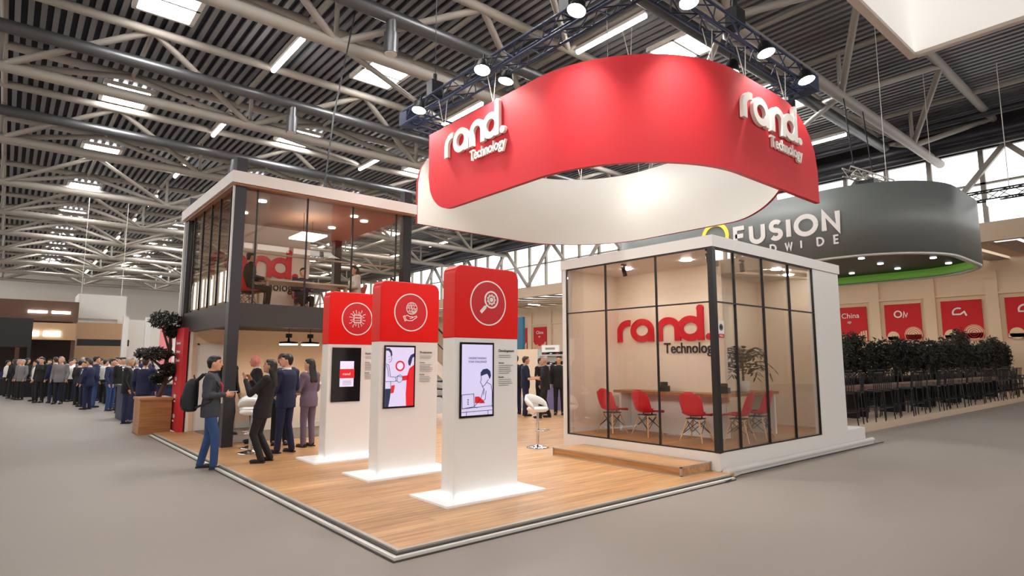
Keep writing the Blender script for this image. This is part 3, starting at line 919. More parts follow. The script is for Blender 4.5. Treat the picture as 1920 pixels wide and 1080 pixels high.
palm((7.55, 1.0, 1.1))

# red shell chairs on wooden legs
def shell_chair():
    c = thing('shell_chair', 'x', 'chair', (0, 0, 0), group='red shell chairs at the counter in the glass room')
    prof = [(.235, .415), (.22, .435), (.14, .438), (.02, .425), (-.09, .42), (-.15, .44), (-.185, .5), (-.2, .58), (-.215, .67), (-.235, .76), (-.25, .82)]
    wid = [.17, .2, .222, .225, .215, .2, .195, .2, .2, .185, .13]
    NU = 10; top, bot = [], []
    for i, ((y, z), w) in enumerate(zip(prof, wid)):
        for k in range(NU + 1):
            u = -1 + 2 * k / NU
            lift = abs(u) ** 3
            if i < 5: p = (w * u, y, z + .05 * lift * (i / 4))
            else: p = (w * u, y + .09 * lift * max(0.25, 1 - (i - 5) / 5), z + (.05 * lift if i == 5 else 0) - (.06 * lift if i == 10 else 0))
            top.append(p); bot.append((p[0], p[1] - (.012 if i > 4 else 0), p[2] - (.012 if i <= 5 else .003)))
    nr = len(prof); N = len(top); fs = []
    for i in range(nr - 1):
        for k in range(NU):
            a = i * (NU + 1) + k; b = a + 1; c2 = a + NU + 2; d = a + NU + 1
            fs.append((a, d, c2, b)); fs.append((N + a, N + b, N + c2, N + d))
    def edge(a, b): fs.append((a, b, N + b, N + a))
    for k in range(NU): edge(k, k + 1); edge((nr - 1) * (NU + 1) + k + 1, (nr - 1) * (NU + 1) + k)
    for i in range(nr - 1): edge((i + 1) * (NU + 1), i * (NU + 1)); edge(i * (NU + 1) + NU, (i + 1) * (NU + 1) + NU)
    sh = MB().add(top + bot, fs, 0, True).build('seat_shell', 'red_plastic', c)
    for sx in (-1, 1):
        for sy in (-1, 1):
            MB().cyl((sx * .2, sy * .2 - .02, 0), (sx * .1, sy * .1 - .01, .37), .011, .017, 8).build('leg', 'wood_leg', c)
    br = MB()
    for sy in (-1, 1):
        for sx in (-1, 1):
            br.cyl((sx * .17, sy * .17 - .015, .12), (-sx * .11, sy * .11 - .01, .34), .006, n=6)
            br.cyl((sx * .17, sy * .17 - .015, .12), (sx * .11, -sy * .11 - .01, .34), .006, n=6)
    br.box(-.12, -.13, .365, .12, .11, .38); br.cyl((-.1, 0, .37), (-.1, 0, .42), .012, n=6).cyl((.1, 0, .37), (.1, 0, .42), .012, n=6)
    br.build('brace', 'black_metal', c)
    return c
ch = shell_chair()
spots = [((6.12, 2.85), -92, 'red shell chair at the left end of the counter in the glass room'), ((6.22, 2.12), -95, 'red shell chair in front of the small black caddy in the glass room'),
         ((6.25, 1.15), -84, 'red shell chair standing alone just left of the black corner post'), ((6.75, .68), 12, 'red shell chair just right of the black corner post'), ((7.45, .72), 8, 'red shell chair under the potted palm')]
for i, ((x, y), a, lb) in enumerate(spots):
    if i == 0: o = ch; o.location = (x, y, .332); o.rotation_euler = (0, 0, R(a)); o['label'] = lb
    else: dup(ch, loc=(x, y, .332), rz=R(a), label=lb)

# ================================================================== two-storey stand with glass upper floor
z = thing('upper_deck_stand', 'dark framed stand with a glazed meeting floor above a peach lit bar', 'stand', (.55, 7.5, .06))
def Zb(mb, nm, m, **k): return mb.build(nm, m, z, world=True, **k)
MX0, MX1, MY0, MY1 = .55, 4.45, 7.48, 11.6
Zb(MB().box(.45, 7.38, 5.09, 4.55, 11.75, 5.32), 'roof', 'white_lam')
Zb(MB().box(.5, 7.42, 5.05, 4.5, 11.7, 5.09), 'roof_soffit', mat('soffit_reflect_brown', rgb(158, 116, 90), .6).name)  # brown reflection in the glazing, painted as the soffit colour
for (x, y) in ((.54, 7.48), (4.28, 7.5), (.54, 11.35), (4.28, 11.35)):
    Zb(MB().box(x, y, .06, x + .2, y + .2, 5.62), 'post', 'black_post' if x < 1 else 'black_metal')
fr = MB().box(.55, 7.52, 2.32, 4.45, 7.66, 2.77).box(.56, 7.6, 2.32, .7, 11.5, 2.77).box(4.32, 7.6, 2.32, 4.44, 11.5, 2.77)
Zb(fr, 'deck_beam', 'dark_beam')
Zb(MB().box(.6, 7.6, 2.62, 4.4, 11.5, 2.76), 'deck', 'oak_dark')
Zb(MB().box(.7, 7.66, 2.4, 4.3, 10.8, 2.44), 'soffit', 'dark_soffit')
Zb(MB().box(.5, 7.5, 2.77, .58, 7.52, 5.09), 'edge_strip', 'white_lam')
Zb(MB().box(.5, 11.58, 2.5, .6, 11.66, 5.09), 'white_post', 'white_lam')
gx = [.76, .98, 2.0, 3.02, 4.1, 4.28]
for a, b in zip(gx[:-1], gx[1:]): Zb(MB().box(a + .01, 7.55, 2.78, b - .01, 7.56, 5.05), 'glass_pane', 'glass_mezz')
for x in gx[1:-1]: Zb(MB().box(x - .013, 7.535, 2.77, x + .013, 7.575, 5.07), 'mullion', 'black_metal')
gy = [7.7, 7.95, 8.73, 9.42, 10.15, 10.95, 11.35]
for a, b in zip(gy[:-1], gy[1:]): Zb(MB().box(.6, a + .008, 2.78, .61, b - .008, 5.05), 'glass_pane', 'glass_mezz')
for y in gy[1:-1]: Zb(MB().box(.585, y - .008, 2.77, .625, y + .008, 5.07), 'mullion', 'black_metal')
Zb(MB().cyl((.74, 7.64, 3.8), (4.28, 7.64, 3.8), .02, n=10), 'handrail', 'steel_white')
Zb(MB().cyl((.68, 7.68, 3.8), (.68, 11.35, 3.8), .016, n=10), 'handrail', 'black_metal')
Zb(MB().box(.7, 10.8, 2.77, 3.35, 10.9, 5.05), 'rear_wall', 'white_wall')
m = MB(); rand_word(m, 0, 0, .52, 2.15, 0, .04)
m.build('logo', 'red_logo', z, mtx=frame((.9, 10.79, 3.76), (1, 0, 0), (0, 0, 1)), world=True)
m = MB(); text_mb(m, 'Technology', 0, 0, .22, 0, .015, width=1.35, bold=.012)
m.build('lettering', 'black_text', z, mtx=frame((1.7, 10.79, 3.43), (1, 0, 0), (0, 0, 1)), world=True)
Zb(MB().box(2.35, 8.75, 4.56, 2.95, 9.6, 4.6), 'ceiling_light', 'panel_light')
for x, y in ((2.4, 8.8), (2.9, 9.55)): Zb(MB().cyl((x, y, 4.6), (x, y, 5.06), .008, n=5), 'light_cable', 'black_metal')
for x, y in ((1.3, 8.3), (1.3, 9.6), (3.4, 8.3), (3.5, 9.8), (3.8, 8.6)):
    Zb(MB().cyl((x, y, 5.02), (x, y, 5.05), .09, n=14), 'downlight', 'led')
# ground floor
Zb(MB().box(.6, 10.8, .06, 4.6, 10.9, 2.4), 'bar_wall', mat('peach_wall', rgb(246, 222, 196), .7))
Zb(MB().box(.6, 10.7, .06, .66, 11.5, 2.4), 'side_wall', 'white_wall')
d = Zb(MB().box(.82, 10.77, .07, 1.62, 10.8, 2.02), 'door', 'white_lam')
fr = MB()
for (a, b, c, e2) in ((.78, .06, .82, 2.06), (1.62, .06, 1.66, 2.06), (.78, 2.02, 1.66, 2.06)): fr.box(a, 10.76, b, c, 10.805, e2)
fr.build('door_frame', 'trim_white', d, world=True)
MB().cyl((1.52, 10.75, 1.05), (1.42, 10.75, 1.05), .012).build('door_handle', 'chrome', d, world=True)
Zb(MB().box(1.7, 10.77, .06, 4.5, 10.8, .2), 'baseboard', 'white_lam')
for x, y in ((1.0, 8.0), (1.35, 8.6), (2.2, 8.4), (3.2, 8.2)):
    Zb(MB().cyl((x, y, 2.385), (x, y, 2.4), .06, n=14), 'downlight', 'led')
# red info panel on its left side
p = thing('info_panel', 'tall red panel with faint white words at the left edge of the stand', 'panel', (.5, 11.15, .06))
MB().box(.46, 10.7, .06, .56, 11.55, 2.42).build('board', 'red_panel', p, world=True)
m = MB()
for i, wd in enumerate(('Innovate', 'Delivery', 'Trusted')): text_mb(m, wd, .18, 1.98 - i * .2, .07, 0, .004, width=.4)
for i, (wd, zz) in enumerate((('Fast', 1.15), ('Flexible', .75), ('Global', .3))): text_mb(m, wd, .22, zz - .1, .045, 0, .004)
m.build('lettering', 'white_letter', p, mtx=frame((.458, 11.55, .06), (0, -1, 0), (0, 0, 1)), world=True)
m = MB()
for zz in (1.15, .75, .3):
    for q in (-.06, 0, .06): m.disc(.33 + q, zz + .03, .045, 0, .004)
m.build('icon', 'white_letter', p, mtx=frame((.458, 11.55, .06), (0, -1, 0), (0, 0, 1)), world=True)
# bar counter and pendants
b = thing('bar_counter', 'peach lit white bar counter under three black pendant lamps', 'counter', (2.8, 9.9, .06))
MB().box(1.95, 9.9, .07, 4.2, 10.35, 1.08).build('front', 'white_wall', b, world=True)
MB().box(1.9, 9.82, 1.08, 4.25, 10.4, 1.14).build('top', 'white_gloss', b, world=True)
MB().box(1.95, 9.88, .07, 4.2, 9.9, .2).build('kick_light', 'white_lam', b, world=True)
for i, (x, lb) in enumerate(((2.28, 'black dish pendant lamp over the bar, first from the thick column'), (2.78, 'black dish pendant lamp over the bar, middle one of three'), (3.36, 'black dish pendant lamp half hidden behind the chip kiosk'))):
    l = thing('pendant_lamp', lb, 'lamp', (x, 9.1, 2.04), group='pendant lamps above the bar')
    MB().cyl((0, 0, .1), (0, 0, .36), .006, n=6).build('cord', 'black_metal', l)
    MB().cyl((0, 0, .14), (0, 0, .23), .07, n=14).build('canopy', 'black_metal', l)
    MB().lathe([(.02, .14), (.03, .06), (.2, .045), (.2, .0)], n=26).build('shade', 'black_metal', l)
    MB().cyl((0, 0, -.025), (0, 0, .0), .195, n=26).build('diffuser', 'lamp_warm', l)
# stair beside the stand
s = thing('staircase', 'white sided stair with dark treads seen between two kiosks', 'stairs', (5.6, 8.5, .06))
m1, m2 = MB(), MB()
for i in range(12):
    x = 7.3 - i * .25; zz = .06 + (i + 1) * .218
    m1.box(x - .28, 8.5, zz - .04, x, 9.5, zz)
m1.build('treads', 'black_metal', s, world=True)
for y in (8.46, 9.5):
    m2.add([(7.45, y, .06), (7.45, y, .3), (4.4, y, 2.95), (4.4, y, 2.5)] + [(7.45, y + .04, .06), (7.45, y + .04, .3), (4.4, y + .04, 2.95), (4.4, y + .04, 2.5)], [(3, 2, 1, 0), (4, 5, 6, 7), (0, 1, 5, 4), (1, 2, 6, 5), (2, 3, 7, 6), (3, 0, 4, 7)])
m2.build('stringers', 'white_lam', s, world=True)
MB().cyl((7.4, 8.48, 1.2), (4.5, 8.48, 3.7), .025).cyl((7.4, 8.48, .06), (7.4, 8.48, 1.2), .02).cyl((4.5, 8.48, 2.7), (4.5, 8.48, 3.7), .02).cyl((7.4, 8.48, .8), (4.5, 8.48, 3.3), .015).build('railing', 'black_metal', s, world=True)

# ================================================================== the hanging red sign
sg = thing('hanging_sign', 'large hanging ring sign with a red curved front and white back', 'sign', (7.6, 4.3, 5.0))
def band(name, path, zfun, out_m, in_m, edge_m, T=.09):
    # path of plan points; zfun(s) gives bottom and top; outer face on the left-hand side of travel
    P = [Vector(p) for p in path]; d = [0]
    for a, b in zip(P[:-1], P[1:]): d.append(d[-1] + (b - a).length)
    n = len(P); o, i_ = [], []
    for k in range(n):
        t = (P[min(k + 1, n - 1)] - P[max(k - 1, 0)]).normalized(); nn = Vector((t.y, -t.x))
        o.append(P[k]); i_.append(P[k] - nn * T)
    mb = MB(); vs = []
    for k in range(n):
        zb, zt = zfun(d[k], d[-1])
        vs += [(o[k].x, o[k].y, zb), (o[k].x, o[k].y, zt), (i_[k].x, i_[k].y, zb), (i_[k].x, i_[k].y, zt)]
    fo = [(k * 4, k * 4 + 4, k * 4 + 5, k * 4 + 1) for k in range(n - 1)]
    fi = [(k * 4 + 2, k * 4 + 3, k * 4 + 7, k * 4 + 6) for k in range(n - 1)]
    fe = [(k * 4, k * 4 + 2, k * 4 + 6, k * 4 + 4) for k in range(n - 1)] + [(k * 4 + 1, k * 4 + 5, k * 4 + 7, k * 4 + 3) for k in range(n - 1)] + [(0, 1, 3, 2), ((n - 1) * 4, (n - 1) * 4 + 2, (n - 1) * 4 + 3, (n - 1) * 4 + 1)]
    mb.add(vs, fo, 0, True); mb.add(vs, fi, 1, True); mb.add(vs, fe, 2)
    return mb.build(name, [out_m, in_m, edge_m], sg, world=True)
def dense(a, b, n): return [(a[0] + (b[0] - a[0]) * i / n, a[1] + (b[1] - a[1]) * i / n) for i in range(n)]
SX0, SY0, SX1, SY1, RR = 4.596, .66, 10.68, 7.93, 2.6
def zf_front(s, L, r=.95):
    zb, zt = 5.0, 6.93
    if s < r: zb = 5.0 + r * .95 * (1 - math.sqrt(max(0, 1 - ((r - s) / r) ** 2)))
    e = L - s; r2 = 1.55
    if e < r2: zt = 6.93 - 1.25 * (1 - math.sqrt(max(0, 1 - ((r2 - e) / r2) ** 2)))
    return zb, zt
path = dense((SX0, 6.97), (SX0, 6.02), 14) + dense((SX0, 6.02), (SX0, SY0 + RR), 8) + arc(SX0 + RR, SY0 + RR, RR, 180, 270, 24) + dense((SX0 + RR, SY0), (8.85, SY0), 6)[1:] + dense((8.85, SY0), (10.42, SY0), 18) + [(10.42, SY0)]
band('front_panel', path, zf_front, 'red_fabric', 'fab_white', 'red_edge')
def zf_back(s, L):
    zb, zt = 5.0, 6.93
    e = L - s; r = 1.5
    if s < r: zb = 5.0 + 1.2 * (1 - math.sqrt(max(0, 1 - ((r - s) / r) ** 2)))
    if e < .9: zt = 6.93 - .9 * (1 - math.sqrt(max(0, 1 - ((.9 - e) / .9) ** 2)))
    return zb, zt
path = dense((SX1, 1.35), (SX1, 2.85), 16) + dense((SX1, 2.85), (SX1, SY1 - RR), 5) + arc(SX1 - RR, SY1 - RR, RR, 0, 90, 24) + dense((SX1 - RR, SY1), (5.75, SY1), 6)[1:] + dense((5.75, SY1), (4.84, SY1), 14) + [(4.84, SY1)]
band('back_panel', path, zf_back, 'red_fabric', 'fab_white', 'red_edge')
m = MB(); rand_word(m, 0, 0, .53, 2.12, 0, .07)
m.build('logo', 'white_letter', sg, mtx=frame((SX0 - .012, 6.2, 6.13), (0, -1, 0), (0, 0, 1)), world=True)
m = MB(); text_mb(m, 'Technology', 0, 0, .215, 0, .05, width=1.2, bold=.02)
m.build('lettering', 'white_letter', sg, mtx=frame((SX0 - .012, 5.28, 5.84), (0, -1, 0), (0, 0, 1)), world=True)
m = MB(); rand_word(m, 0, 0, .53, 2.36, 0, .07)
m.build('logo', 'white_letter', sg, mtx=frame((7.22, SY0 - .012, 6.05), (1, 0, 0), (0, 0, 1)), world=True)
m = MB(); text_mb(m, 'Technology', 0, 0, .215, 0, .05, width=1.33, bold=.02)
m.build('lettering', 'white_letter', sg, mtx=frame((8.27, SY0 - .012, 5.75), (1, 0, 0), (0, 0, 1)), world=True)
for (x, y) in ((4.64, 6.4), (4.64, 4.6), (5.45, 1.7), (6.6, .8), (7.6, .71), (9.2, .71), (10.62, 4.5), (9.9, 7.1), (7.4, 7.88), (5.9, 7.88)):
    MB().cyl((x, y, 6.9), (x + .06, y, 7.6), .008, n=6).cyl((x, y, 6.9), (x - .1, y + .1, 7.6), .008, n=6).build('hanger', 'steel_white', sg, world=True)

# lighting truss above the sign
tr = thing('lighting_truss', 'square dark blue lattice truss hung above the red sign', 'truss', (7.6, 4.3, 7.7))
def lattice(a, b, w=.34):
    m = MB(); a, b = Vector(a), Vector(b); d = (b - a); L = d.length; d.normalize()
    s = d.cross(Vector((0, 0, 1))).normalized(); u = Vector((0, 0, 1))
    cs = [(-1, -1), (1, -1), (1, 1), (-1, 1)]
    for i, j in cs: m.cyl(a + s * (i * w / 2) + u * (j * w / 2), b + s * (i * w / 2) + u * (j * w / 2), .03, n=6)
    n = int(L / .42)
    for k in range(n):
        p, q = a + d * (L * k / n), a + d * (L * (k + 1) / n)
        for e in range(4):
            c0, c1 = cs[e], cs[(e + 1) % 4]
            if k % 2: c0, c1 = c1, c0
            m.cyl(p + s * (c0[0] * w / 2) + u * (c0[1] * w / 2), q + s * (c1[0] * w / 2) + u * (c1[1] * w / 2), .015, n=5)
    return m
TX0, TX1, TY0, TY1, TZ = 4.75, 10.5, .8, 8.2, 7.75
for a, b in (((TX0, TY0), (TX0, TY1)), ((TX0, TY0), (TX1, TY0)), ((TX1, TY0), (TX1, TY1)), ((TX0, TY1), (TX1, TY1))):
    lattice((a[0], a[1], TZ), (b[0], b[1], TZ)).build('truss_side', 'truss_blue', tr, world=True)
for x, y in ((TX0, TY0), (TX0, TY1), (TX1, TY0), (TX1, TY1)):
    MB().box(x - .18, y - .18, TZ - .18, x + .18, y + .18, TZ + .18).build('corner_block', 'truss_blue', tr, world=True)
for x, y in ((TX0, 2.5), (TX0, 7.0), (7.5, TY0), (TX1, 6.5)):
    c = MB().cyl((x, y, TZ + .2), (x, y, 12.95), .01, n=5)
    c.build('hoist_cable', 'black_metal', tr, world=True)
    MB().box(x - .16, y - .12, TZ + .2, x + .16, y + .12, TZ + .55).cyl((x, y, TZ + .55), (x, y, TZ + .75), .05).build('hoist_motor', 'black_metal', tr, world=True)
# stage lights
def stage_light(x, y, zc, aim, label, power=500, size=R(125)):
    t = thing('stage_light', label, 'stage light', (x, y, zc), group='bright floodlights on the lighting truss')
    d = (Vector(aim) - Vector((x, y, zc))).normalized()
    q = d.to_track_quat('-Z', 'Y').to_matrix().to_4x4()
    MB().lathe([(.04, .26), (.11, .2), (.15, .05), (.175, 0), (.165, 0)], n=18).build('housing', 'black_metal', t, mtx=q)
    MB().cyl((0, 0, -.004), (0, 0, .006), .16, n=18).build('lens', 'lamp', t, mtx=q)
    MB().tube([(-.18, 0, .08), (-.18, 0, .3), (.18, 0, .3), (.18, 0, .08)], .012, 6).build('yoke', 'black_metal', t, mtx=q)
    MB().cyl((0, 0, .29), (0, 0, .4), .02, n=8).build('clamp', 'black_metal', t, mtx=q)
    ld = bpy.data.lights.new('stage_beam', 'SPOT'); ld.energy = power; ld.spot_size = size; ld.spot_blend = .8; ld.shadow_soft_size = .1; ld.color = (1, .95, .88)
    lo = bpy.data.objects.new('stage_beam', ld); COL.objects.link(lo); lo.parent = t
    lo.matrix_basis = Matrix.Translation(d * .03) @ q
    return t
SL = [((4.35, 7.06, 7.5), (3.0, 6.6, 0), 'floodlight on the far left end of the blue truss', 500),
      ((4.3, 4.54, 7.5), (2.6, 3.6, 0), 'floodlight above the first white rand word', 600),
      ((4.97, 4.6, 7.5), (4.0, 5.2, 2), 'floodlight just inside the truss above the first rand word', 300),
      ((4.31, 1.92, 7.55), (2.0, 2.2, 0), 'big floodlight glaring at the top of the picture, left of the nearest truss corner', 700),
      ((5.56, .55, 7.55), (5.0, -1.0, 1), 'floodlight right at the nearest corner of the blue truss', 600),
      ((8.05, .5, 7.5), (8.4, -1.0, 1), 'floodlight above the right hand white word', 600),
      ((8.12, 1.28, 7.45), (7.8, 2.6, 2), 'floodlight peeking just over the red sign edge at right', 300),
      ((9.77, .5, 7.5), (9.8, -1, 1), 'floodlight at the right end of the blue truss', 400),
      ((9.85, 7.3, 7.4), (8.4, 5.0, 2), 'floodlight seen inside the ring under the red front', 400),
      ((10.0, 5.6, 7.4), (8.6, 4.0, 2), 'floodlight seen inside the ring near the white back', 400)]
for p, a, lb, pw in SL: stage_light(*p, a, lb, pw * (.75 if pw != 400 else .35))

# ================================================================== neighbouring stands
# grey oval canopy with the big white name
dr = thing('drum_canopy', 'dark grey oval hanging canopy with white capitals and green underside light', 'canopy', (21.5, 6, 5.0))
DX0, DX1, DY0, DY1, DR = 17.6, 25.6, .5, 13.5, 2.8
def rrect(x0, y0, x1, y1, r, n=12):
    return arc(x1 - r, y0 + r, r, -90, 0, n) + arc(x1 - r, y1 - r, r, 0, 90, n) + arc(x0 + r, y1 - r, r, 90, 180, n) + arc(x0 + r, y0 + r, r, 180, 270, n)
def shell(path, z0, z1, T):
    n = len(path); mb = MB(); c = Vector((sum(p[0] for p in path) / n, sum(p[1] for p in path) / n))
    vs = []
    for k in range(n):
        p = Vector(path[k]); t = (Vector(path[(k + 1) % n]) - Vector(path[k - 1])).normalized(); q = p - Vector((t.y, -t.x)) * T
        vs += [(p.x, p.y, z0), (p.x, p.y, z1), (q.x, q.y, z0), (q.x, q.y, z1)]
    fs = []
    for k in range(n):
        a, b = k * 4, ((k + 1) % n) * 4
        fs += [(a, b, b + 1, a + 1), (a + 2, a + 3, b + 3, b + 2), (a, a + 2, b + 2, b), (a + 1, b + 1, b + 3, a + 3)]
    return mb.add(vs, fs, 0, True)
pth = rrect(DX0, DY0, DX1, DY1, DR)
shell(pth, 5.0, 7.25, .12).build('band', 'drum_grey', dr, world=True)
shell(rrect(DX0 + .02, DY0 + .02, DX1 - .02, DY1 - .02, DR - .02), 4.94, 5.0, .16).build('light_rim', 'white_lam', dr, world=True)
shell(rrect(DX0 + .14, DY0 + .14, DX1 - .14, DY1 - .14, DR - .14), 5.02, 5.32, .04).build('green_band', 'green_edge', dr, world=True)
MB().poly(rrect(DX0 + .12, DY0 + .12, DX1 - .12, DY1 - .12, DR - .12), 5.34, 5.4).build('soffit', 'drum_soffit', dr, world=True)
for i in range(5):
    for j in range(4):
        x, y = DX0 + 1.2 + j * 1.85, DY0 + 1.3 + i * 1.7
        MB().cyl((x, y, 5.3), (x, y, 5.34), .1, n=12).build('downlight', 'led', dr, world=True)
m = MB(); caps(m, 'FUSION', 0, 0, .6, .24, .16, 0, .03, width=3.56)
m.build('lettering', 'white_letter', dr, mtx=frame((DX0 - .005, 6.6, 5.88), (0, -1, 0), (0, 0, 1)), world=True)
for i, c in enumerate('WORLDWIDE'):
    m = MB(); caps(m, c, i * .53 - .06, 0, .25, 0, .055, 0, .03)
    m.build('letter', 'white_letter', dr, mtx=frame((DX0 - .005, 7.36, 5.43), (0, -1, 0), (0, 0, 1)), world=True)
m = MB(); m.ring(0, 0, .5, .14, 0, .03)
m.build('emblem', 'yellow', dr, mtx=frame((DX0 - .005, 7.42, 6.3), (0, -1, 0), (0, 0, 1)), world=True)
for x, y in ((19, 2), (24, 2), (19, 12), (24, 12)): MB().cyl((x, y, 7.2), (x, y, 13), .012, n=5).build('cable', 'steel_white', dr, world=True)
# white square fabric frame hung over the aisle
hf = thing('hanging_banner', 'white square fabric banner ring cut by the upper right corner of the photo', 'banner', (6.2, -3.8, 6.5))
FX0, FX1, FY0, FY1 = 4.2, 8.2, -5.8, -1.8
for (a, b, c, d) in ((FX0, FY1 - .06, FX1, FY1), (FX1 - .06, FY0, FX1, FY1 - .06), (FX0, FY0, FX1 - .06, FY0 + .06), (FX0, FY0 + .06, FX0 + .06, FY1 - .06)):
    MB().box(a, b, 6.56, c, d, 8.6).build('fabric_side', 'fabric_added_glow', hf, world=True)
e = MB()
for (a, b, c, d) in ((FX0, FY1 - .08, FX1, FY1 + .03), (FX1 - .08, FY0, FX1 + .03, FY1 - .08), (FX0, FY0 - .03, FX1 - .08, FY0 + .08), (FX0 - .03, FY0 + .08, FX0 + .08, FY1 - .08)): e.box(a, b, 6.5, c, d, 6.56)
e.build('edge_tube', 'steel_white', hf, world=True)
for x, y in ((FX0 + .5, FY0 + .03), (FX1 - .1, FY0 + .03), (FX0 + .5, FY1 - .03), (FX1 - .1, FY1 - .03)): MB().cyl((x, y, 8.55), (x, y, 13.2), .01, n=5).build('cable', 'steel_white', hf, world=True)
# small pale lattice with black projector right of the sign
sl = thing('small_truss', 'short pale lattice truss with a black projector beyond the red sign', 'truss', (21, 3.6, 8.2))
lattice((19.6, 3.4, 8.3), (22.6, 3.0, 8.3), .3).build('lattice', 'steel_white', sl, world=True)
MB().box(20.6, 2.9, 7.7, 21.2, 3.5, 8.15).cyl((20.9, 3.2, 7.7), (20.9, 3.0, 7.4), .18, n=14).build('projector', 'black_metal', sl, world=True)
for x in (20.0, 21.8): MB().cyl((x, 3.3, 8.4), (x, 3.5, 11.4), .02, n=6).build('cable', 'black_metal', sl, world=True)
rg = thing('rigging_bar', 'dark lattice rigging bar with small floodlights under the right hand windows', 'truss', (26, 2.5, 7.9))
lattice((25.5, 9, 7.9), (25.5, -4, 7.9), .35).build('lattice', 'black_metal', rg, world=True)
for y in (7.5, 5, 3, .5): MB().box(25.35, y - .18, 7.5, 25.65, y + .18, 7.7).build('floodlight', 'led', rg, world=True)
for y in (8, 0): MB().cyl((25.5, y, 8), (25.5, y, 13), .015, n=5).build('cable', 'steel_white', rg, world=True)
cb = MB().tube([(2.88, 9.0, 5.3), (3.4, 9.7, 8.0), (4.2, 10.6, 11.0), (5.0, 11.9, 13.1)], .02, 6)
tag(cb.build('hanging_cable', 'black_metal'), 'long black cable running down from the roof to the glazed upper floor', 'cable')

# cafe row along the aisle at the right
pl = thing('cafe_floor', 'low beige platform edge of the cafe stand beyond the glass room', 'platform', (21, 3, 0), kind='structure')
MB().box(11.9, .95, 0, 41.5, 9.5, .16).build('deck', mat('cafe_beige', rgb(206, 184, 160), .6), pl, world=True)
def cafe_chair():
    c = thing('bar_chair', 'tall thin legged black bar chair in the long cafe row', 'chair', (0, 0, 0), group='tall black bar chairs along the cafe aisle')
    MB().box(-.2, -.2, .72, .2, .2, .76).build('seat', 'black_metal', c)
    for sx in (-1, 1):
        MB().cyl((sx * .23, .23, 0), (sx * .17, .17, .72), .014, n=6).build('leg', 'black_metal', c)
        MB().cyl((sx * .23, -.23, 0), (sx * .18, -.19, .74), .014, n=6).build('leg', 'black_metal', c)
    r = MB()
    for sx in (-1, 1): r.cyl((sx * .21, -.21, .3), (sx * .21, .21, .3), .01, n=5)
    r.cyl((-.21, .21, .3), (.21, .21, .3), .01, n=5).cyl((-.21, -.21, .3), (.21, -.21, .3), .01, n=5)
    r.build('footrest', 'black_metal', c)
    b = MB()
    for k in range(5): b.cyl((-.18 + k * .09, -.19, .74), (-.18 + k * .09, -.24, 1.2), .01, n=5)
    b.cyl((-.2, -.24, 1.2), (.2, -.24, 1.2), .016, n=6)
    b.build('backrest', 'black_metal', c)
    return c
cc = cafe_chair()
k = 0
for i in range(34):
    o = cc if i == 0 else dup(cc)
    o.location = (12.5 + i * .82, 1.3 + .05 * math.sin(i * 2.1), .16); o.rotation_euler = (0, 0, R(random.uniform(-14, 14)))
for i in range(28):
    o = dup(cc, label='tall thin legged black bar chair on the far side of the cafe tables', group='black bar chairs behind the cafe tables')
    o.location = (12.9 + i * .98, 2.6 + .06 * math.sin(i), .16); o.rotation_euler = (0, 0, R(180 + random.uniform(-14, 14)))
for i in range(6):
    t = thing('cafe_table', ['brown topped cafe table nearest the glass room', 'second brown cafe table from the glass room', 'third brown cafe table from the glass room', 'fourth brown cafe table from the glass room', 'fifth brown cafe table from the glass room', 'brown cafe table at the right edge of the photo'][i], 'table', (13.4 + i * 2.95, 1.95, .16), group='brown cafe tables')
    MB().box(-1.35, -.3, .72, 1.35, .3, .82).build('top', mat('table_brown', rgb(110, 84, 70), .5) if i == 0 else 'table_brown', t)
    for sx in (-1.2, 1.2): MB().box(sx - .04, -.25, 0, sx + .04, .25, .72).build('leg', 'black_metal', t)
lf_sz = .09
def leaf_ball(mb, c, r, n, sz=.09, seed=0, flat=1.0):
    rd = random.Random(seed)
    for i in range(n):
        while True:
            p = Vector((rd.uniform(-1, 1), rd.uniform(-1, 1), rd.uniform(-1, 1)))
            if .35 < p.length < 1: break
        p = Vector(c) + Vector((p.x * r[0], p.y * r[1], p.z * r[2]))
        a = Vector((rd.gauss(0, 1), rd.gauss(0, 1), rd.gauss(0, 1) * flat)).normalized(); b = a.orthogonal().normalized()
        s = sz * rd.uniform(.6, 1.4)
        mb.add([p - a * s, p + b * s * .4, p + a * s, p - b * s * .4], [(0, 1, 2, 3)])
    return mb
BL = ['dark shrub in a navy trough, tallest, close behind the glass room', 'dark shrub second in the trough row, under the poster with script', 'dark shrub below the round white poster letter', 'dark rounded shrub between two cafe posters', 'dark shrub under the poster with the large dome',
      'dark shrub just right of the large dome', 'dark low shrub third from the right edge', 'dark shrub second from the right edge', 'dark shrub at the right edge of the photo']
for i in range(14):
    x = 13.0 + i * 2.1 + (i > 4) * .3
    b = thing('potted_shrub', BL[i] if i < 9 else 'dark shrub in the far end of the trough row at the right edge', 'plant', (x, 3.5, .16), group='dark shrubs in troughs behind the cafe tables')
    MB().box(-.95, -.25, 0, .95, .25, .95).build('trough', 'screen_black', b)
    h = [2.6, 2.0, 2.1, 2.3, 2.05, 2.15, 2.05, 2.1, 2.2][i % 9] * (1 + .016 * i)
    st = MB(); lv = MB()
    for q in range(6):
        xx = -.68 + q * .27
        st.cyl((xx, 0, .9), (xx + .05, 0, h - .4), .015, .008, 5)
        leaf_ball(lv, (xx, 0, (.95 + h) / 2 + .12 * math.sin(q * 2 + i)), (.3, .32, (h - .85) / 2), 260, .085, i * 10 + q)
    st.build('stem', 'bark', b); lv.build('foliage', 'leaf_dark', b)

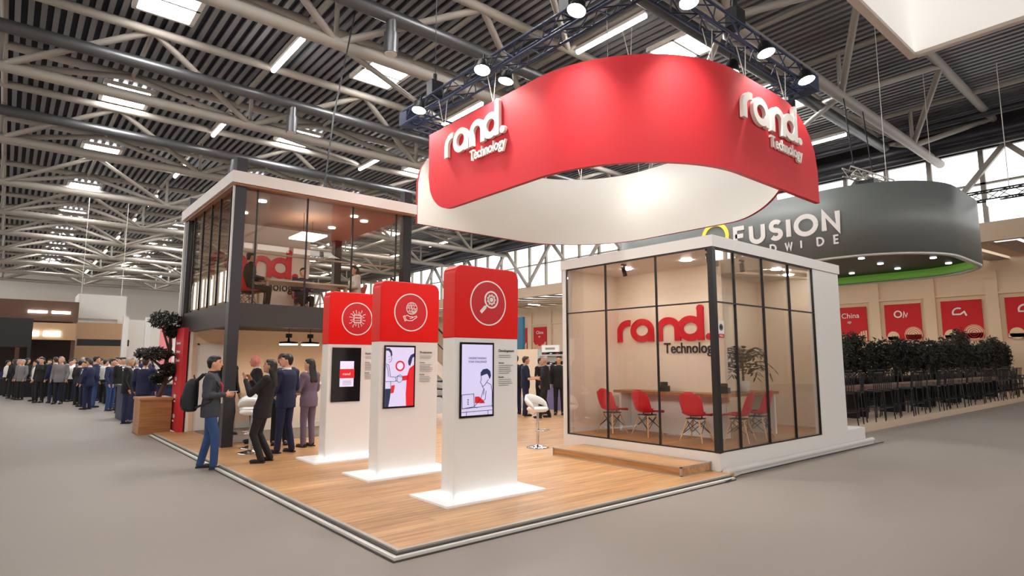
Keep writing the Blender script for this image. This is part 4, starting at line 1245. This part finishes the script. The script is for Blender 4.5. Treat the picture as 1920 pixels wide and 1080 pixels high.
# things seen through the gap between kiosk and glass room
w = thing('partition', 'cream partition wall behind the group of visitors in the gap', 'partition', (16, 16.0, 0))
MB().box(15.95, 15.6, 0, 16.1, 17.6, 2.2).build('panel', 'beige_wall', w, world=True); MB().box(15.9, 15.55, 0, 16.15, 15.6, 2.22).build('edge_post', 'trim_white', w, world=True)
w = thing('tall_panel', 'narrow tall teal panel rising beside the magnifier kiosk', 'panel', (17.5, 18.6, 0))
MB().box(17.45, 18.35, 0, 17.6, 19.1, 3.9).build('board', 'teal', w, world=True); MB().box(17.3, 18.3, 0, 17.75, 19.2, .06).build('foot', 'black_metal', w, world=True)
w = thing('display_shelf', 'white shelf unit with dark goods and a small sign on top', 'shelf', (16, 14.6, 0))
sh = MB().box(16.35, 13.7, 0, 16.4, 15.5, 2.05)
for zz in (.08, .55, 1.0, 1.45, 1.9): sh.box(15.95, 13.7, zz, 16.36, 15.5, zz + .04)
sh.box(15.95, 13.66, 0, 16.4, 13.7, 2.05).box(15.95, 15.5, 0, 16.4, 15.54, 2.05)
sh.build('frame', 'white_wall', w, world=True)
MB().box(15.92, 14.2, 2.06, 15.98, 15.3, 2.36).build('sign', 'white_letter', w, world=True)
MB().box(15.91, 14.45, 2.16, 15.92, 15.05, 2.25).build('sign_text', 'grey_text', w, world=True)
k = 0
PL = ['top', 'second', 'third']
for a, zz in enumerate((1.94, 1.49, 1.04)):
    for q in range(4):
        bx = thing('goods_box', 'dark box on the white shelf unit behind the visitors', 'box', (16.1, 13.95 + q * .42, zz), group='dark boxes on the white shelf unit')
        MB().box(-.1, -.16, 0, .1, .16, .1 + .03 * ((q + a) % 3)).build('carton', 'black_metal', bx)
        MB().box(-.105, -.06, .03, -.1, .06, .07).build('label', 'red_panel' if q % 2 else 'white_letter', bx)
w = thing('red_top_table', 'red topped table at the left edge of the glass room', 'table', (12.2, 10.4, .0))
MB().box(11.8, 9.7, .92, 12.9, 11.0, .97).build('top', 'red_panel', w, world=True); MB().box(11.9, 9.8, 0, 12.8, 10.9, .92).build('base', mat('lilac', rgb(120, 108, 150), .6), w, world=True)

# ---------------- left: planter with a cloud-pruned tree
t = thing('planter_tree', 'cloud pruned dark tree in an oak box planter at the stand corner', 'tree', (.1, 11.7, 0))
MB().box(-.22, 11.25, 0, .42, 12.1, .8).box(-.24, 11.23, .76, .44, 12.12, .82).build('planter_box', 'oak_dark', t, world=True, bevel=.01)
MB().tube([(.15, 11.6, .7), (.3, 11.6, 1.1), (.28, 11.6, 1.5), (.38, 11.65, 2.0), (.33, 11.6, 2.5)], [.06, .05, .045, .04, .025], 8).build('trunk', 'bark', t, world=True)
br = MB().tube([(.28, 11.6, 1.45), (.1, 11.5, 1.6), (-.05, 11.45, 1.72)], [.035, .03, .02], 7).tube([(.3, 11.6, 1.1), (.45, 11.5, 1.25), (.5, 11.45, 1.35)], [.03, .025, .02], 7).tube([(.36, 11.65, 1.9), (.2, 11.5, 2.3), (.15, 11.5, 2.45)], [.03, .025, .02], 7)
br.build('branch', 'bark', t, world=True)
for i, (c, r) in enumerate((((.02, 11.45, 1.82), (.42, .35, .16)), ((.4, 11.5, 1.45), (.28, .26, .16)), ((.2, 11.5, 2.62), (.36, .32, .22)), ((.45, 11.6, 2.35), (.25, .25, .14)), ((.2, 11.7, 1.25), (.2, .2, .12)))):
    lb = MB(); leaf_ball(lb, c, r, 620, .05, i)
    lb.build('foliage', 'leaf_dark', t, world=True)

# ---------------- bar stools
def bar_stool(label, loc, rz):
    s = thing('bar_stool', label, 'stool', loc, rz, group='white bar stools with chrome stems')
    MB().lathe([(.0, 0), (.21, 0), (.215, .008), (.15, .025), (.05, .045), (.03, .06)], n=28).build('base', 'chrome', s)
    MB().cyl((0, 0, .04), (0, 0, .45), .03, n=14).cyl((0, 0, .42), (0, 0, .66), .022, n=14).build('column', 'chrome', s)
    f = MB().tube([(0, .03, .32), (.12, .05, .32), (.15, .16, .32), (0, .21, .32), (-.15, .16, .32), (-.12, .05, .32), (0, .03, .32)], .011, 8)
    f.build('footrest', 'chrome', s)
    MB().lathe([(.0, .65), (.16, .655), (.205, .69), (.205, .72), (.17, .745), (0, .74)], n=28).build('seat', 'white_gloss', s)
    # open oval back band
    pts = []; vs = []; fs = []
    n = 26
    for k in range(n + 1):
        a = R(-200 + 220 * k / n)
        up = max(0.0, math.sin(PI * k / n))
        x, y = .215 * math.cos(a), .205 * math.sin(a) - .02 * up
        zb, zt = .70 + .11 * up ** .7, .76 + .21 * up ** .6
        for (q, zz) in ((1.0, zb), (1.12, (zb + zt) / 2), (1.03, zt), (.93, zt - .01), (.94, zb + .01)):
            vs.append((x * q, y * q, zz))
    for k in range(n):
        for e in range(5):
            fs.append((k * 5 + e, (k + 1) * 5 + e, (k + 1) * 5 + (e + 1) % 5, k * 5 + (e + 1) % 5))
    fs += [tuple(range(5)), tuple(reversed(range(n * 5, n * 5 + 5)))]
    MB().add(vs, fs, 0, True).build('backrest', 'white_gloss', s)
    MB().cyl((.06, 0, .64), (.2, .06, .62), .008, n=6).build('lever', 'chrome', s)
    return s
bar_stool('white bar stool with an open oval back beside the glass room', (5.05, 3.75, .06), R(190))
bar_stool('white bar stool behind the woman raising her hands', (.76, 6.5, .06), R(-30))
bar_stool('white bar stool further back, chrome foot right behind the thick column', (.98, 7.15, .06), R(160))

# ================================================================== people
def V(*a): return Vector(a)
def blend(mb, name, m, parent, voxel, smooth=3, mtx=None):
    """fuse overlapping shapes into one continuous smooth surface"""
    me = mb.mesh(name + '_src', m)
    o = bpy.data.objects.new('src', me); COL.objects.link(o)
    r = o.modifiers.new('r', 'REMESH'); r.mode = 'VOXEL'; r.voxel_size = voxel; r.use_smooth_shade = True
    if smooth:
        q = o.modifiers.new('s', 'SMOOTH'); q.iterations = smooth; q.factor = .5
    dg = bpy.context.evaluated_depsgraph_get(); dg.update()
    out = bpy.data.meshes.new_from_object(o.evaluated_get(dg)); out.name = name
    bpy.data.objects.remove(o); bpy.data.meshes.remove(me)
    out.materials.clear(); out.materials.append(M[m])
    ob = bpy.data.objects.new(name, out); COL.objects.link(ob); ob.parent = parent
    if mtx is not None: ob.matrix_basis = mtx
    return ob

def person(label, loc, facing, h=1.75, pose=None, top='cl_black', bottom='cl_black', skin='skin', hair='hair_black', shoe='shoe_black', long_hair=False, bald=False,
           jacket=True, shirt=None, female=False, near=True, lanyard=None, head_turn=0.0, head_tilt=0.0, lean=(0, 0), sit=False, skirt=False, group=None, sleeves='long', name='person'):
    rz = math.atan2(facing[1], facing[0]) - PI / 2
    t = thing(name, label, 'person', loc, rz, group)
    k = h / 1.75
    sw = .165 if female else .195
    J = dict(pel=V(0, 0, .93), wst=V(0, 0, 1.08), cst=V(0, .0, 1.28), nek=V(0, -.01, 1.47), hed=V(0, .02, 1.625),
             shL=V(-sw, -.01, 1.41), shR=V(sw, -.01, 1.41), elL=V(-sw - .06, -.02, 1.13), elR=V(sw + .06, -.02, 1.13), wrL=V(-sw - .05, .08, .9), wrR=V(sw + .05, .08, .9),
             hiL=V(-.09, 0, .9), hiR=V(.09, 0, .9), knL=V(-.1, .02, .5), knR=V(.1, .02, .5), anL=V(-.11, -.01, .085), anR=V(.11, -.01, .085))
    if sit:
        J.update(pel=V(0, 0, .52), wst=V(0, .0, .67), cst=V(0, .03, .87), nek=V(0, .02, 1.06), hed=V(0, .05, 1.21), shL=V(-sw, .02, 1.0), shR=V(sw, .02, 1.0), elL=V(-sw - .06, .06, .74), elR=V(sw + .06, .06, .74),
                 wrL=V(-.14, .3, .72), wrR=V(.14, .3, .72), hiL=V(-.09, .02, .5), hiR=V(.09, .02, .5), knL=V(-.11, .43, .5), knR=V(.11, .43, .5), anL=V(-.11, .4, .085), anR=V(.11, .4, .085))
    up = ('wst', 'cst', 'nek', 'hed', 'shL', 'shR', 'elL', 'elR', 'wrL', 'wrR')
    zp = J['pel'].z
    for n in up: J[n] = J[n] + V(lean[0], lean[1], 0) * ((J[n].z - zp) / .7)
    if pose:
        for n, p in pose.items(): J[n] = V(*p)
    J = {n: p * k for n, p in J.items()}
    vx = .0095 if near else .017
    fw_ = lambda a, b, f: J[a].lerp(J[b], f)
    def torso(mb, e, lo='pel', fem=female):
        # e: extra thickness; returns nothing
        w = .15 if fem else .165
        rings = [(J['pel'] - V(0, 0, .10) * k, (.155 if fem else .15) * k + e, .105 * k + e), (J['pel'] + V(0, 0, .02) * k, (.172 if fem else .165) * k + e, .12 * k + e), (J['wst'], (.13 if fem else .155) * k + e, .1 * k + e),
                 (J['cst'], (w + .0) * k + e, .115 * k + e), (J['cst'].lerp(J['nek'], .5), (sw - .02) * k + e, .1 * k + e), (J['cst'].lerp(J['nek'], .8), (sw - .07) * k + e, .075 * k + e), (J['nek'], .06 * k + e * .5, .06 * k + e * .5)]
        mb.loft(rings, n=18)
        for s in ('shL', 'shR'): mb.ell(J[s], (.06 * k + e,) * 3, 10, 6)
        if fem:
            for sx in (-1, 1): mb.ell(J['cst'] + V(sx * .07, .09, .0) * k, (.06 * k + e, .055 * k + e, .06 * k + e), 10, 6)
    # ---- body
    b = MB(); torso(b, 0)
    for s in 'LR':
        b.capsule(J['sh' + s], J['el' + s], .048 * k, .038 * k); b.capsule(J['el' + s], J['wr' + s], .038 * k, .026 * k)
        b.capsule(J['hi' + s], J['kn' + s], .08 * k, .052 * k); b.capsule(J['kn' + s], J['an' + s], .05 * k, .036 * k)
        b.capsule(J['an' + s], J['an' + s] + V(0, .1, -.05) * k, .03 * k, .022 * k, 8)
        # hand
        d = (J['wr' + s] - J['el' + s]).normalized()
        sd = V(0, 0, 1) if abs(d.z) < .8 else V(0, 1, 0)
        sd = (sd - d * sd.dot(d)).normalized(); nn = d.cross(sd)
        pc = J['wr' + s] + d * .045 * k
        rot = Matrix((sd, d, nn)).transposed()
        b.ell(pc, (.037 * k, .05 * k, .018 * k), 10, 6, rot=rot)
        if near:
            for q, L in enumerate((.062, .072, .067, .052)):
                f0 = pc + d * .038 * k + sd * ((q - 1.5) * -.0185 * k); f1 = f0 + d * L * .5 * k + nn * (.004 * k); f2 = f1 + (d * .85 + nn * (.5 if s == 'R' else -.5)).normalized() * L * .5 * k
                b.capsule(f0, f1, .0088 * k, .0082 * k, 8).capsule(f1, f2, .0082 * k, .0072 * k, 8)
            th = pc + sd * .03 * k - d * .015 * k
            b.capsule(th, th + (d * .6 + sd * .7).normalized() * .045 * k, .011 * k, .009 * k, 8)
        else: b.ell(pc + d * .05 * k, (.03 * k, .05 * k, .016 * k), 8, 5, rot=rot)
    # head
    H = J['hed']; hr = Matrix.Rotation(head_turn, 3, 'Z') @ Matrix.Rotation(head_tilt, 3, 'X')
    hp = lambda x, y, zz: H + hr @ (V(x, y, zz) * k)
    b.capsule(J['nek'] - V(0, 0, .03) * k, hp(0, -.015, -.06), .056 * k, .05 * k)
    b.ell(H, (.075 * k, .095 * k, .112 * k), 18, 12, rot=hr)
    b.ell(hp(0, .025, -.062), (.055 * k, .065 * k, .06 * k), 14, 9, rot=hr)
    b.capsule(hp(0, .088, .02), hp(0, .108, -.022), .011 * k, .017 * k, 8)
    b.ell(hp(0, .092, -.06), (.026 * k, .013 * k, .012 * k), 10, 6, rot=hr)
    b.ell(hp(0, .085, .035), (.055 * k, .015 * k, .012 * k), 10, 6, rot=hr)
    b.ell(hp(0, .07, -.1), (.026 * k, .025 * k, .02 * k), 10, 6, rot=hr)
    for sx in (-1, 1): b.ell(hp(sx * .076, -.005, -.005), (.012 * k, .022 * k, .034 * k), 8, 6, rot=hr)
    body = blend(b, 'body', skin, t, vx, 2)
    if near:
        for sx in (-1, 1):
            MB().ell(hp(sx * .031, .083, .014), (.013 * k, .008 * k, .007 * k), 10, 6, rot=hr).build('eye', 'eye', body)
            MB().capsule(hp(sx * .014, .094, .04), hp(sx * .05, .08, .042), .006 * k, .004 * k, 6).build('eyebrow', 'hair_black' if hair != 'hair_grey' else hair, body)
        MB().capsule(hp(-.02, .099, -.06), hp(.02, .099, -.06), .006 * k, .006 * k, 6).build('mouth', 'lip', body)
    # ---- hair
    if not bald:
        hb = MB()
        hb.ell(hp(0, -.022, .028), (.083 * k, .095 * k, .1 * k), 18, 12, rot=hr)
        hb.ell(hp(0, .045, .085), (.062 * k, .05 * k, .035 * k), 12, 8, rot=hr)
        if not long_hair: hb.ell(hp(0, -.05, -.03), (.07 * k, .055 * k, .06 * k), 12, 8, rot=hr)
        if long_hair:
            hb.ell(hp(0, -.06, -.05), (.088 * k, .07 * k, .13 * k), 14, 9, rot=hr)
            for sx in (-1, 0, 1): hb.capsule(hp(sx * .05, -.06, -.05), J['cst'] + V(sx * .06, -.125, .02) * k, .05 * k, .035 * k, 10)
        blend(hb, 'hair', hair, t, .012 if near else .018, 2)
    # ---- trousers / skirt
    tb = MB(); e = .016 * k
    tb.loft([(J['pel'] - V(0, 0, .13) * k, .155 * k + e, .11 * k + e), (J['pel'], .17 * k + e, .122 * k + e), (J['pel'] + V(0, 0, .1) * k, .15 * k + e, .11 * k + e)], n=18)
    if skirt:
        tb.loft([((J['knL'] + J['knR']) / 2 - V(0, 0, .05), .17 * k, .13 * k), (J['pel'] - V(0, 0, .1) * k, .18 * k, .14 * k)], n=18)
    else:
        for s in 'LR':
            tb.capsule(J['hi' + s], J['kn' + s], .092 * k, .068 * k); tb.capsule(J['kn' + s], J['an' + s] + V(0, 0, -.02) * k, .066 * k, .058 * k)
    blend(tb, 'skirt' if skirt else 'trousers', bottom, t, .013 if near else .019, 3)
    # ---- jacket or shirt
    jb = MB(); torso(jb, .02 * k)
    if jacket:
        jb.loft([(J['pel'] - V(0, 0, .14) * k, .185 * k, .14 * k), (J['pel'], .185 * k, .142 * k), (J['wst'], .165 * k, .125 * k)], n=18)
    for s in 'LR':
        we = J['el' + s].lerp(J['wr' + s], .94 if sleeves == 'long' else .2)
        jb.capsule(J['sh' + s], J['el' + s], .068 * k, .056 * k); jb.capsule(J['el' + s], we, .055 * k, .042 * k)
    blend(jb, 'jacket' if jacket else 'top', top, t, .013 if near else .019, 3)
    if shirt:
        c = MB(); c.loft([(J['nek'] + V(0, 0, -.015) * k, .068 * k, .068 * k), (J['nek'] + V(0, .005, .035) * k, .06 * k, .06 * k)], n=16)
        cf = J['cst'] + V(0, .128, .0) * k; nk = J['nek'] + V(0, .075, -.02) * k
        c.add([nk + V(-.045, 0, 0) * k, nk + V(.045, 0, 0) * k, cf + V(0, .02, -.04) * k, nk + V(-.04, .02, .0) * k, nk + V(.04, .02, .0) * k, cf + V(0, .03, -.04) * k], [(3, 5, 4), (0, 1, 2), (0, 3, 4, 1), (0, 2, 5, 3), (1, 4, 5, 2)])
        c.build('shirt_collar', shirt, t)
    # ---- shoes
    for s in 'LR':
        f = MB(); a = J['an' + s]
        f.ell(a + V(0, .0, -.03) * k, (.044 * k, .06 * k, .045 * k), 12, 7); f.ell(a + V(0, .1, -.05) * k, (.046 * k, .1 * k, .032 * k), 14, 7)
        f.box(a.x - .04 * k, a.y - .06 * k, a.z - .085 * k, a.x + .04 * k, a.y + .17 * k, a.z - .06 * k)
        f.build('shoe', shoe, t)
    if lanyard:
        c = MB()
        for sx in (-1, 1): c.tube([J['nek'] + V(sx * .06, -.04, .02) * k, J['nek'] + V(sx * .07, .05, -.03) * k, J['cst'] + V(sx * .055, .15, 0) * k, J['wst'] + V(.01 * sx, .145, .04) * k], .008, 6)
        c.build('lanyard', lanyard, t)
        q = J['wst'] + V(0, .15, -.02) * k
        MB().box(q.x - .045, q.y - .004, q.z - .06, q.x + .045, q.y + .006, q.z + .06).build('badge', 'white_letter', t)
    t['_j'] = 0
    del t['_j']
    return t, J, rz
def at(t, p): return t.matrix_basis @ Vector(p)
RT = (.765, -.644); LT = (-.765, .644)

# man with the backpack
t, J, rz = person('man in grey jacket and blue jeans with a black backpack, looking at his phone', (-.12, 5.66, .0), (.93, -.36), 1.74, top='cl_charcoal', bottom='jeans', shoe='shoe_navy', shirt='cl_black', lanyard='red_strap', head_turn=.0, sleeves='long',
                  pose=dict(elL=(-.25, -.05, 1.13), wrL=(-.09, .19, 1.12), elR=(.25, -.05, 1.13), wrR=(.07, .2, 1.14), anL=(-.12, -.12, .085), knL=(-.11, -.02, .5), anR=(.11, .1, .085), knR=(.1, .1, .5)))
bp_ = thing('backpack', 'black backpack worn by the man in the grey jacket', 'backpack', at(t, (0, -.2, 1.12)), rz)
q = MB(); q.loft([((0, -.08, -.24), .15, .07), ((0, -.1, -.2), .175, .11), ((0, -.1, 0), .175, .115), ((0, -.08, .18), .15, .095), ((0, -.05, .26), .1, .06)], n=20)
blend(q, 'bag', 'pack', bp_, .014, 2)
q = MB(); q.ell((0, -.195, -.08), (.12, .035, .12), 14, 9); q.build('pocket', 'cl_black', bp_)
for sx in (-1, 1): MB().tube([(sx * .1, -.02, .22), (sx * .13, .08, .33), (sx * .13, .22, .3), (sx * .15, .34, .12), (sx * .17, .2, -.1), (sx * .14, .0, -.18)], .018, 8).build('strap', 'pack', bp_)
MB().tube([(-.03, -.05, .25), (0, -.06, .31), (.03, -.05, .25)], .01, 6).build('handle', 'cl_black', bp_)
ph = thing('phone', 'white phone held by the man with the backpack', 'phone', at(t, (-.01, .3, 1.17)), rz)
MB().box(-.037, -.07, 0, .037, .07, .009).build('case', 'white_letter', ph); MB().box(-.034, -.065, .009, .034, .065, .011).build('screen', 'screen_black', ph)
# woman with raised hands
person('woman in a black suit leaning back with both hands raised to her face', (.6, 5.4, .06), (-.8, .6), 1.62, female=True, top='cl_black', bottom='cl_black', skin='skin2', long_hair=True, shirt='cl_white', lean=(0, -.1), head_tilt=.2,
       pose=dict(pel=(0, .02, .88), hiL=(-.08, .02, .86), hiR=(.08, .02, .86), knL=(-.1, .12, .48), knR=(.1, .1, .48), anL=(-.12, -.04, .085), anR=(.14, -.1, .085), elL=(-.22, .16, 1.16), wrL=(-.09, .3, 1.4), elR=(.22, .16, 1.16), wrR=(.09, .26, 1.38)))
person('man in navy suit seen from behind next to the woman in black', (1.22, 6.15, .06), (-.45, .9), 1.72, top='cl_navy', bottom='cl_navy', skin='skin', hair='hair_black', shirt='cl_white', head_turn=.75, pose=dict(anL=(-.12, .04, .085), anR=(.13, -.06, .085), elL=(-.25, .0, 1.13), wrL=(-.1, .22, 1.05), elR=(.25, .0, 1.13), wrR=(.12, .22, 1.0)))
person('dark haired man whose face shows just behind the navy suit', (1.52, 7.25, .06), (-.3, -.95), 1.74, top='cl_navy', bottom='cl_black', skin='skin2', hair='hair_brown', shirt='cl_white', head_turn=.5)
person('bald man with a flushed pink head standing at the bar', (1.22, 7.85, .06), (-.76, .2), 1.72, top='cl_black', bottom='cl_black', skin='skin_pink', bald=True, shirt='cl_white')
person('woman in a grey purple trouser suit with long black hair', (1.82, 6.62, .06), (-.35, .92), 1.64, female=True, top='cl_purple', bottom='cl_purple', long_hair=True, head_turn=.45, pose=dict(elL=(-.24, .04, 1.12), wrL=(-.02, .22, 1.12), elR=(.24, .04, 1.12), wrR=(.04, .2, 1.06)))
person('man in black half hidden behind the thick dark column', (1.02, 9.1, .06), (.5, -.85), 1.78, top='cl_black', bottom='cl_black', shoe='shoe_navy', shirt='cl_white', pose=dict(anL=(-.4, -.25, .085), knL=(-.24, -.06, .5)))
# group in the gap beyond the magnifier kiosk
person('grey haired man in a black apron reaching out his forearms in the gap', (9.2, 7.95, .06), LT, 1.74, top='cl_black', bottom='cl_black', hair='hair_grey', jacket=True, near=True, sleeves='short', pose=dict(elL=(-.24, .08, 1.12), wrL=(-.14, .36, 1.1), elR=(.24, .08, 1.12), wrR=(.12, .36, 1.1), anL=(-.16, .16, .085), knL=(-.14, .12, .5), anR=(.12, -.12, .085)))
person('man with glasses in a dark shirt facing the grey haired man', (9.15, 8.75, .06), (.85, -.5), 1.74, top='cl_navy', bottom='cl_navy', hair='hair_brown', jacket=False, sleeves='short', pose=dict(elL=(-.24, .06, 1.12), wrL=(-.1, .34, 1.12), elR=(.24, .06, 1.12), wrR=(.1, .34, 1.08)))
person('visitor in a long black coat standing behind the man with glasses', (9.9, 8.9, .06), (.3, -.9), 1.7, top='cl_black', bottom='cl_black', near=False, skirt=True, hair='hair_black')
person('dark dressed visitor just right of the magnifier kiosk edge', (9.3, 9.35, .06), (.4, .9), 1.78, top='cl_black', bottom='cl_navy', near=False)
person('dark visitor behind the grey haired man in the gap', (10.2, 8.4, .06), (-.6, -.5), 1.76, top='cl_black', bottom='cl_black', near=False)
person('smiling young man in black standing furthest back in the gap', (11.2, 8.75, .06), (-.7, -.7), 1.8, top='cl_black', bottom='cl_black', near=False, skin='skin2', shirt='cl_white')
person('person walking out from behind the magnifier kiosk, one black shoe in view', (6.0, 6.15, .06), (-.765, .644), 1.74, top='cl_black', bottom='cl_black', pose=dict(anR=(.1, -.36, .14), knR=(.1, -.02, .5), anL=(-.1, .25, .085), knL=(-.1, .2, .5)))
# upper floor
DZ = 2.77
def office_table(loc):
    o = thing('meeting_table', 'long white meeting table on the glazed upper floor', 'table', loc)
    MB().box(-1.1, -.42, .7, 1.1, .42, .74).build('top', 'white_lam', o)
    for sx in (-.95, .95):
        MB().box(sx - .03, -.35, 0, sx + .03, -.29, .7).build('leg', 'white_lam', o); MB().box(sx - .03, .29, 0, sx + .03, .35, .7).build('leg', 'white_lam', o)
office_table((2.75, 9.6, DZ))
dup(ch, loc=(1.4, 9.35, DZ - .0), rz=R(-80), label='red shell chair under the seated man on the upper floor', group='red shell chairs on the upper floor')
dup(ch, loc=(4.0, 9.35, DZ - .0), rz=R(85), label='red shell chair under the woman in white on the upper floor', group='red shell chairs on the upper floor')
person('man in black seated on a red chair behind the upper glazing', (1.4, 9.35, DZ), (1, -.15), 1.76, sit=True, top='cl_black', bottom='cl_black', jacket=False, hair='hair_black')
person('woman in white top with long dark hair seated upstairs', (4.0, 9.35, DZ), (-1, .1), 1.68, sit=True, top='cl_white', bottom='cl_black', jacket=False, female=True, long_hair=True)
person('man seated behind the table upstairs, only his head showing', (3.0, 10.35, DZ - .05), (.0, -1), 1.7, sit=True, top='cl_navy', bottom='cl_black', near=False)
dup(ch, loc=(3.0, 10.35, DZ), rz=R(180), label='red shell chair under the man behind the upstairs table', group='red shell chairs on the upper floor')
pp = thing('paper_sheet', 'white sheet of paper held by the seated man upstairs', 'paper', (1.75, 9.3, DZ + .745))
MB().box(-.1, -.15, 0, .1, .15, .003).build('sheet', 'white_letter', pp)
# left: visitors behind the planter and the far crowd
person('man in a navy suit standing behind the oak planter', (.15, 13.3, 0), (.5, .8), 1.74, top='cl_navy', bottom='cl_navy', hair='hair_brown', near=False, shirt='cl_white')
person('grey haired visitor in a dark suit behind the navy suited man', (-.05, 14.5, 0), (.9, -.3), 1.76, shirt='cl_white', top='cl_black', bottom='cl_navy', hair='hair_grey', near=False)
KB = thing('dark_counter', 'dark blue counter at the edge of the neighbouring stand on the left', 'counter', (.7, 16, 0))
MB().box(-.02, 15.4, 0, 1.5, 16.6, .92).build('front', 'navy_box', KB, world=True); MB().box(-.07, 15.35, .92, 1.55, 16.65, .98).build('top', 'black_metal', KB, world=True)
protos = []
specs = [('distant visitor in a dark suit among the crowd at far left', dict(top='cl_black', bottom='cl_black', shirt='cl_white')),
         ('distant visitor in a navy suit among the crowd at far left', dict(top='cl_navy', bottom='cl_navy', shirt='cl_white', hair='hair_brown')),
         ('distant visitor in a white shirt among the crowd at far left', dict(top='cl_white', bottom='cl_black', jacket=False)),
         ('distant visitor in grey among the crowd at far left', dict(top='cl_grey', bottom='cl_black', hair='hair_grey')),
         ('distant visitor in a blue top among the crowd at far left', dict(top='cl_blue', bottom='jeans', jacket=False)),
         ('distant long haired woman in black among the crowd at far left', dict(top='cl_black', bottom='cl_black', female=True, long_hair=True))]
rd = random.Random(11)
pos = []
tries = 0
while len(pos) < 80 and tries < 8000:
    tries += 1
    y = rd.uniform(18.0, 36)
    xl = -2.9 if y > 31 else (-2.6 + (31 - y) * .22)
    x = rd.uniform(xl, .9 + (y - 20) * .2)
    if any((x - a) ** 2 + (y - b) ** 2 < .42 for a, b in pos): continue
    if x < -.8 and y > 34.9: continue
    if any(abs(x - a) < 1.3 and abs(y - b) < .7 for a, b in ((-1.4, 31.5), (.0, 27.5), (1.3, 24.0), (-2.0, 34.2))): continue
    pos.append((x, y))
for i, (lb, kw) in enumerate(specs):
    t, J, rz = person(lb, (pos[i][0], pos[i][1], 0), (rd.uniform(-1, 1), rd.uniform(-1, 1)), 1.74, near=False, group='distant crowd at the far left', **kw)
    protos.append(t)
for i in range(6, len(pos)):
    p = protos[rd.choice((0, 0, 1, 2, 2, 3, 4, 5))]
    dup(p, loc=(pos[i][0], pos[i][1], 0), rz=rd.uniform(0, 6.28), scale=rd.uniform(.95, 1.06))

# far stands at the left
def slab_stand(name, label, cat, parts):
    x = sum((p[1][0] + p[1][3]) / 2 for p in parts) / len(parts); y = min(p[1][1] for p in parts)
    t = thing(name, label, cat, (x, y, 0))
    for nm, b, m in parts: MB().box(*b).build(nm, m, t, world=True)
    return t
slab_stand('far_stand', 'far brown canopied stand with a row of glowing lamps', 'stand', [('canopy', (-4.6, 40, 4.0, .6, 44, 5.2), 'brown_stand'), ('fascia', (-4.6, 39.9, 2.9, .55, 40.1, 3.9), 'tan_stand'), ('wall', (-4.6, 43.6, 0, .6, 44, 4), 'dark_soffit'), ('post', (.35, 40, 0, .55, 40.2, 4), 'brown_stand'), ('post', (-2.2, 40, 0, -2.0, 40.2, 4), 'brown_stand'),
     ('lamp', (-1.9, 39.8, 3.1, -1.2, 39.88, 3.4), 'led'), ('lamp', (-1.0, 39.8, 3.1, -.2, 39.88, 3.4), 'led'), ('lamp', (-1.8, 39.86, 4.45, -.9, 39.98, 4.6), 'led'), ('lamp', (-.7, 39.86, 4.45, .2, 39.98, 4.6), 'led')])
slab_stand('far_stand', 'far black stand with white lettering lights at the left edge', 'stand', [('canopy', (-4.6, 36, 2.4, -1.6, 37.5, 3.9), 'black_metal'), ('counter', (-4.6, 35.6, 0, -1.4, 36, 1.1), 'navy_box'), ('post', (-1.75, 36, 0, -1.6, 36.2, 2.4), 'black_metal')])
slab_stand('far_stand', 'far tan walled stand under a pale grey banner box', 'stand', [('wall', (.7, 42, 0, 3.4, 42.2, 4.1), 'tan_stand'), ('counter', (.8, 40.8, 0, 3.2, 41.3, 1.1), 'dark_soffit'), ('fascia', (.7, 40.6, 2.6, 3.4, 40.8, 3.0), 'black_metal')])
bb = thing('banner_box', 'pale grey square banner box hanging over the far stands', 'banner', (1.8, 44, 4.4))
MB().box(.75, 43, 4.42, 3.4, 45.5, 6.0).build('fabric', 'fab_white', bb, world=True)
for x in (.95, 3.2): MB().cyl((x, 44, 6), (x, 44, 13.26), .02, n=5).build('cable', 'steel_white', bb, world=True)
slab_stand('far_stand', 'far white columned stand left of the pruned tree', 'stand', [('wall', (2.9, 42.5, 0, 6.8, 42.8, 4.4), 'white_wall'), ('column', (2.8, 39, 0, 3.1, 39.3, 4.4), 'white_lam'), ('column', (4.0, 39, 0, 4.3, 39.3, 4.4), 'white_lam'), ('column', (5.0, 39, 0, 5.3, 39.3, 4.4), 'white_lam'), ('counter', (3.0, 38, 0, 4.8, 38.5, 1.1), 'dark_soffit')])
slab_stand('banner_wall', 'pink and grey banner wall far behind the pruned tree', 'banner', [('pink_panel', (4.5, 37, 1.4, 5.2, 37.1, 3.8), mat('pink', rgb(246, 150, 156), .6).name), ('grey_panel', (5.2, 37, 1.0, 7.2, 37.1, 3.4), 'white_wall'), ('foot', (4.5, 37, 0, 4.7, 37.1, 1.4), 'white_lam'), ('foot', (7.0, 37, 0, 7.2, 37.1, 1.0), 'white_lam')])
for i in range(7):
    t = thing('display_table', ['low dark display table in the far left crowd, nearest the aisle', 'low dark display table with a white edge amid the far crowd', 'low dark display table beside the navy counter', 'low dark table under the brown far canopy', 'low dark table by the black far stand', 'low dark table behind the distant crowd', 'low dark table before the white columns'][i], 'table', ([-1.4, .0, 1.3, -1.2, -2.0, 1.2, 3.2][i], [31.5, 27.5, 24.0, 38.2, 34.2, 37.5, 36.8][i], 0), group='low display tables of the far stands')
    MB().box(-.9, -.35, .75, .9, .35, .8).build('top', 'dark_soffit', t)
    MB().box(-.85, -.3, 0, .85, .3, .75).build('front', 'navy_box' if i % 2 else 'black_metal', t)
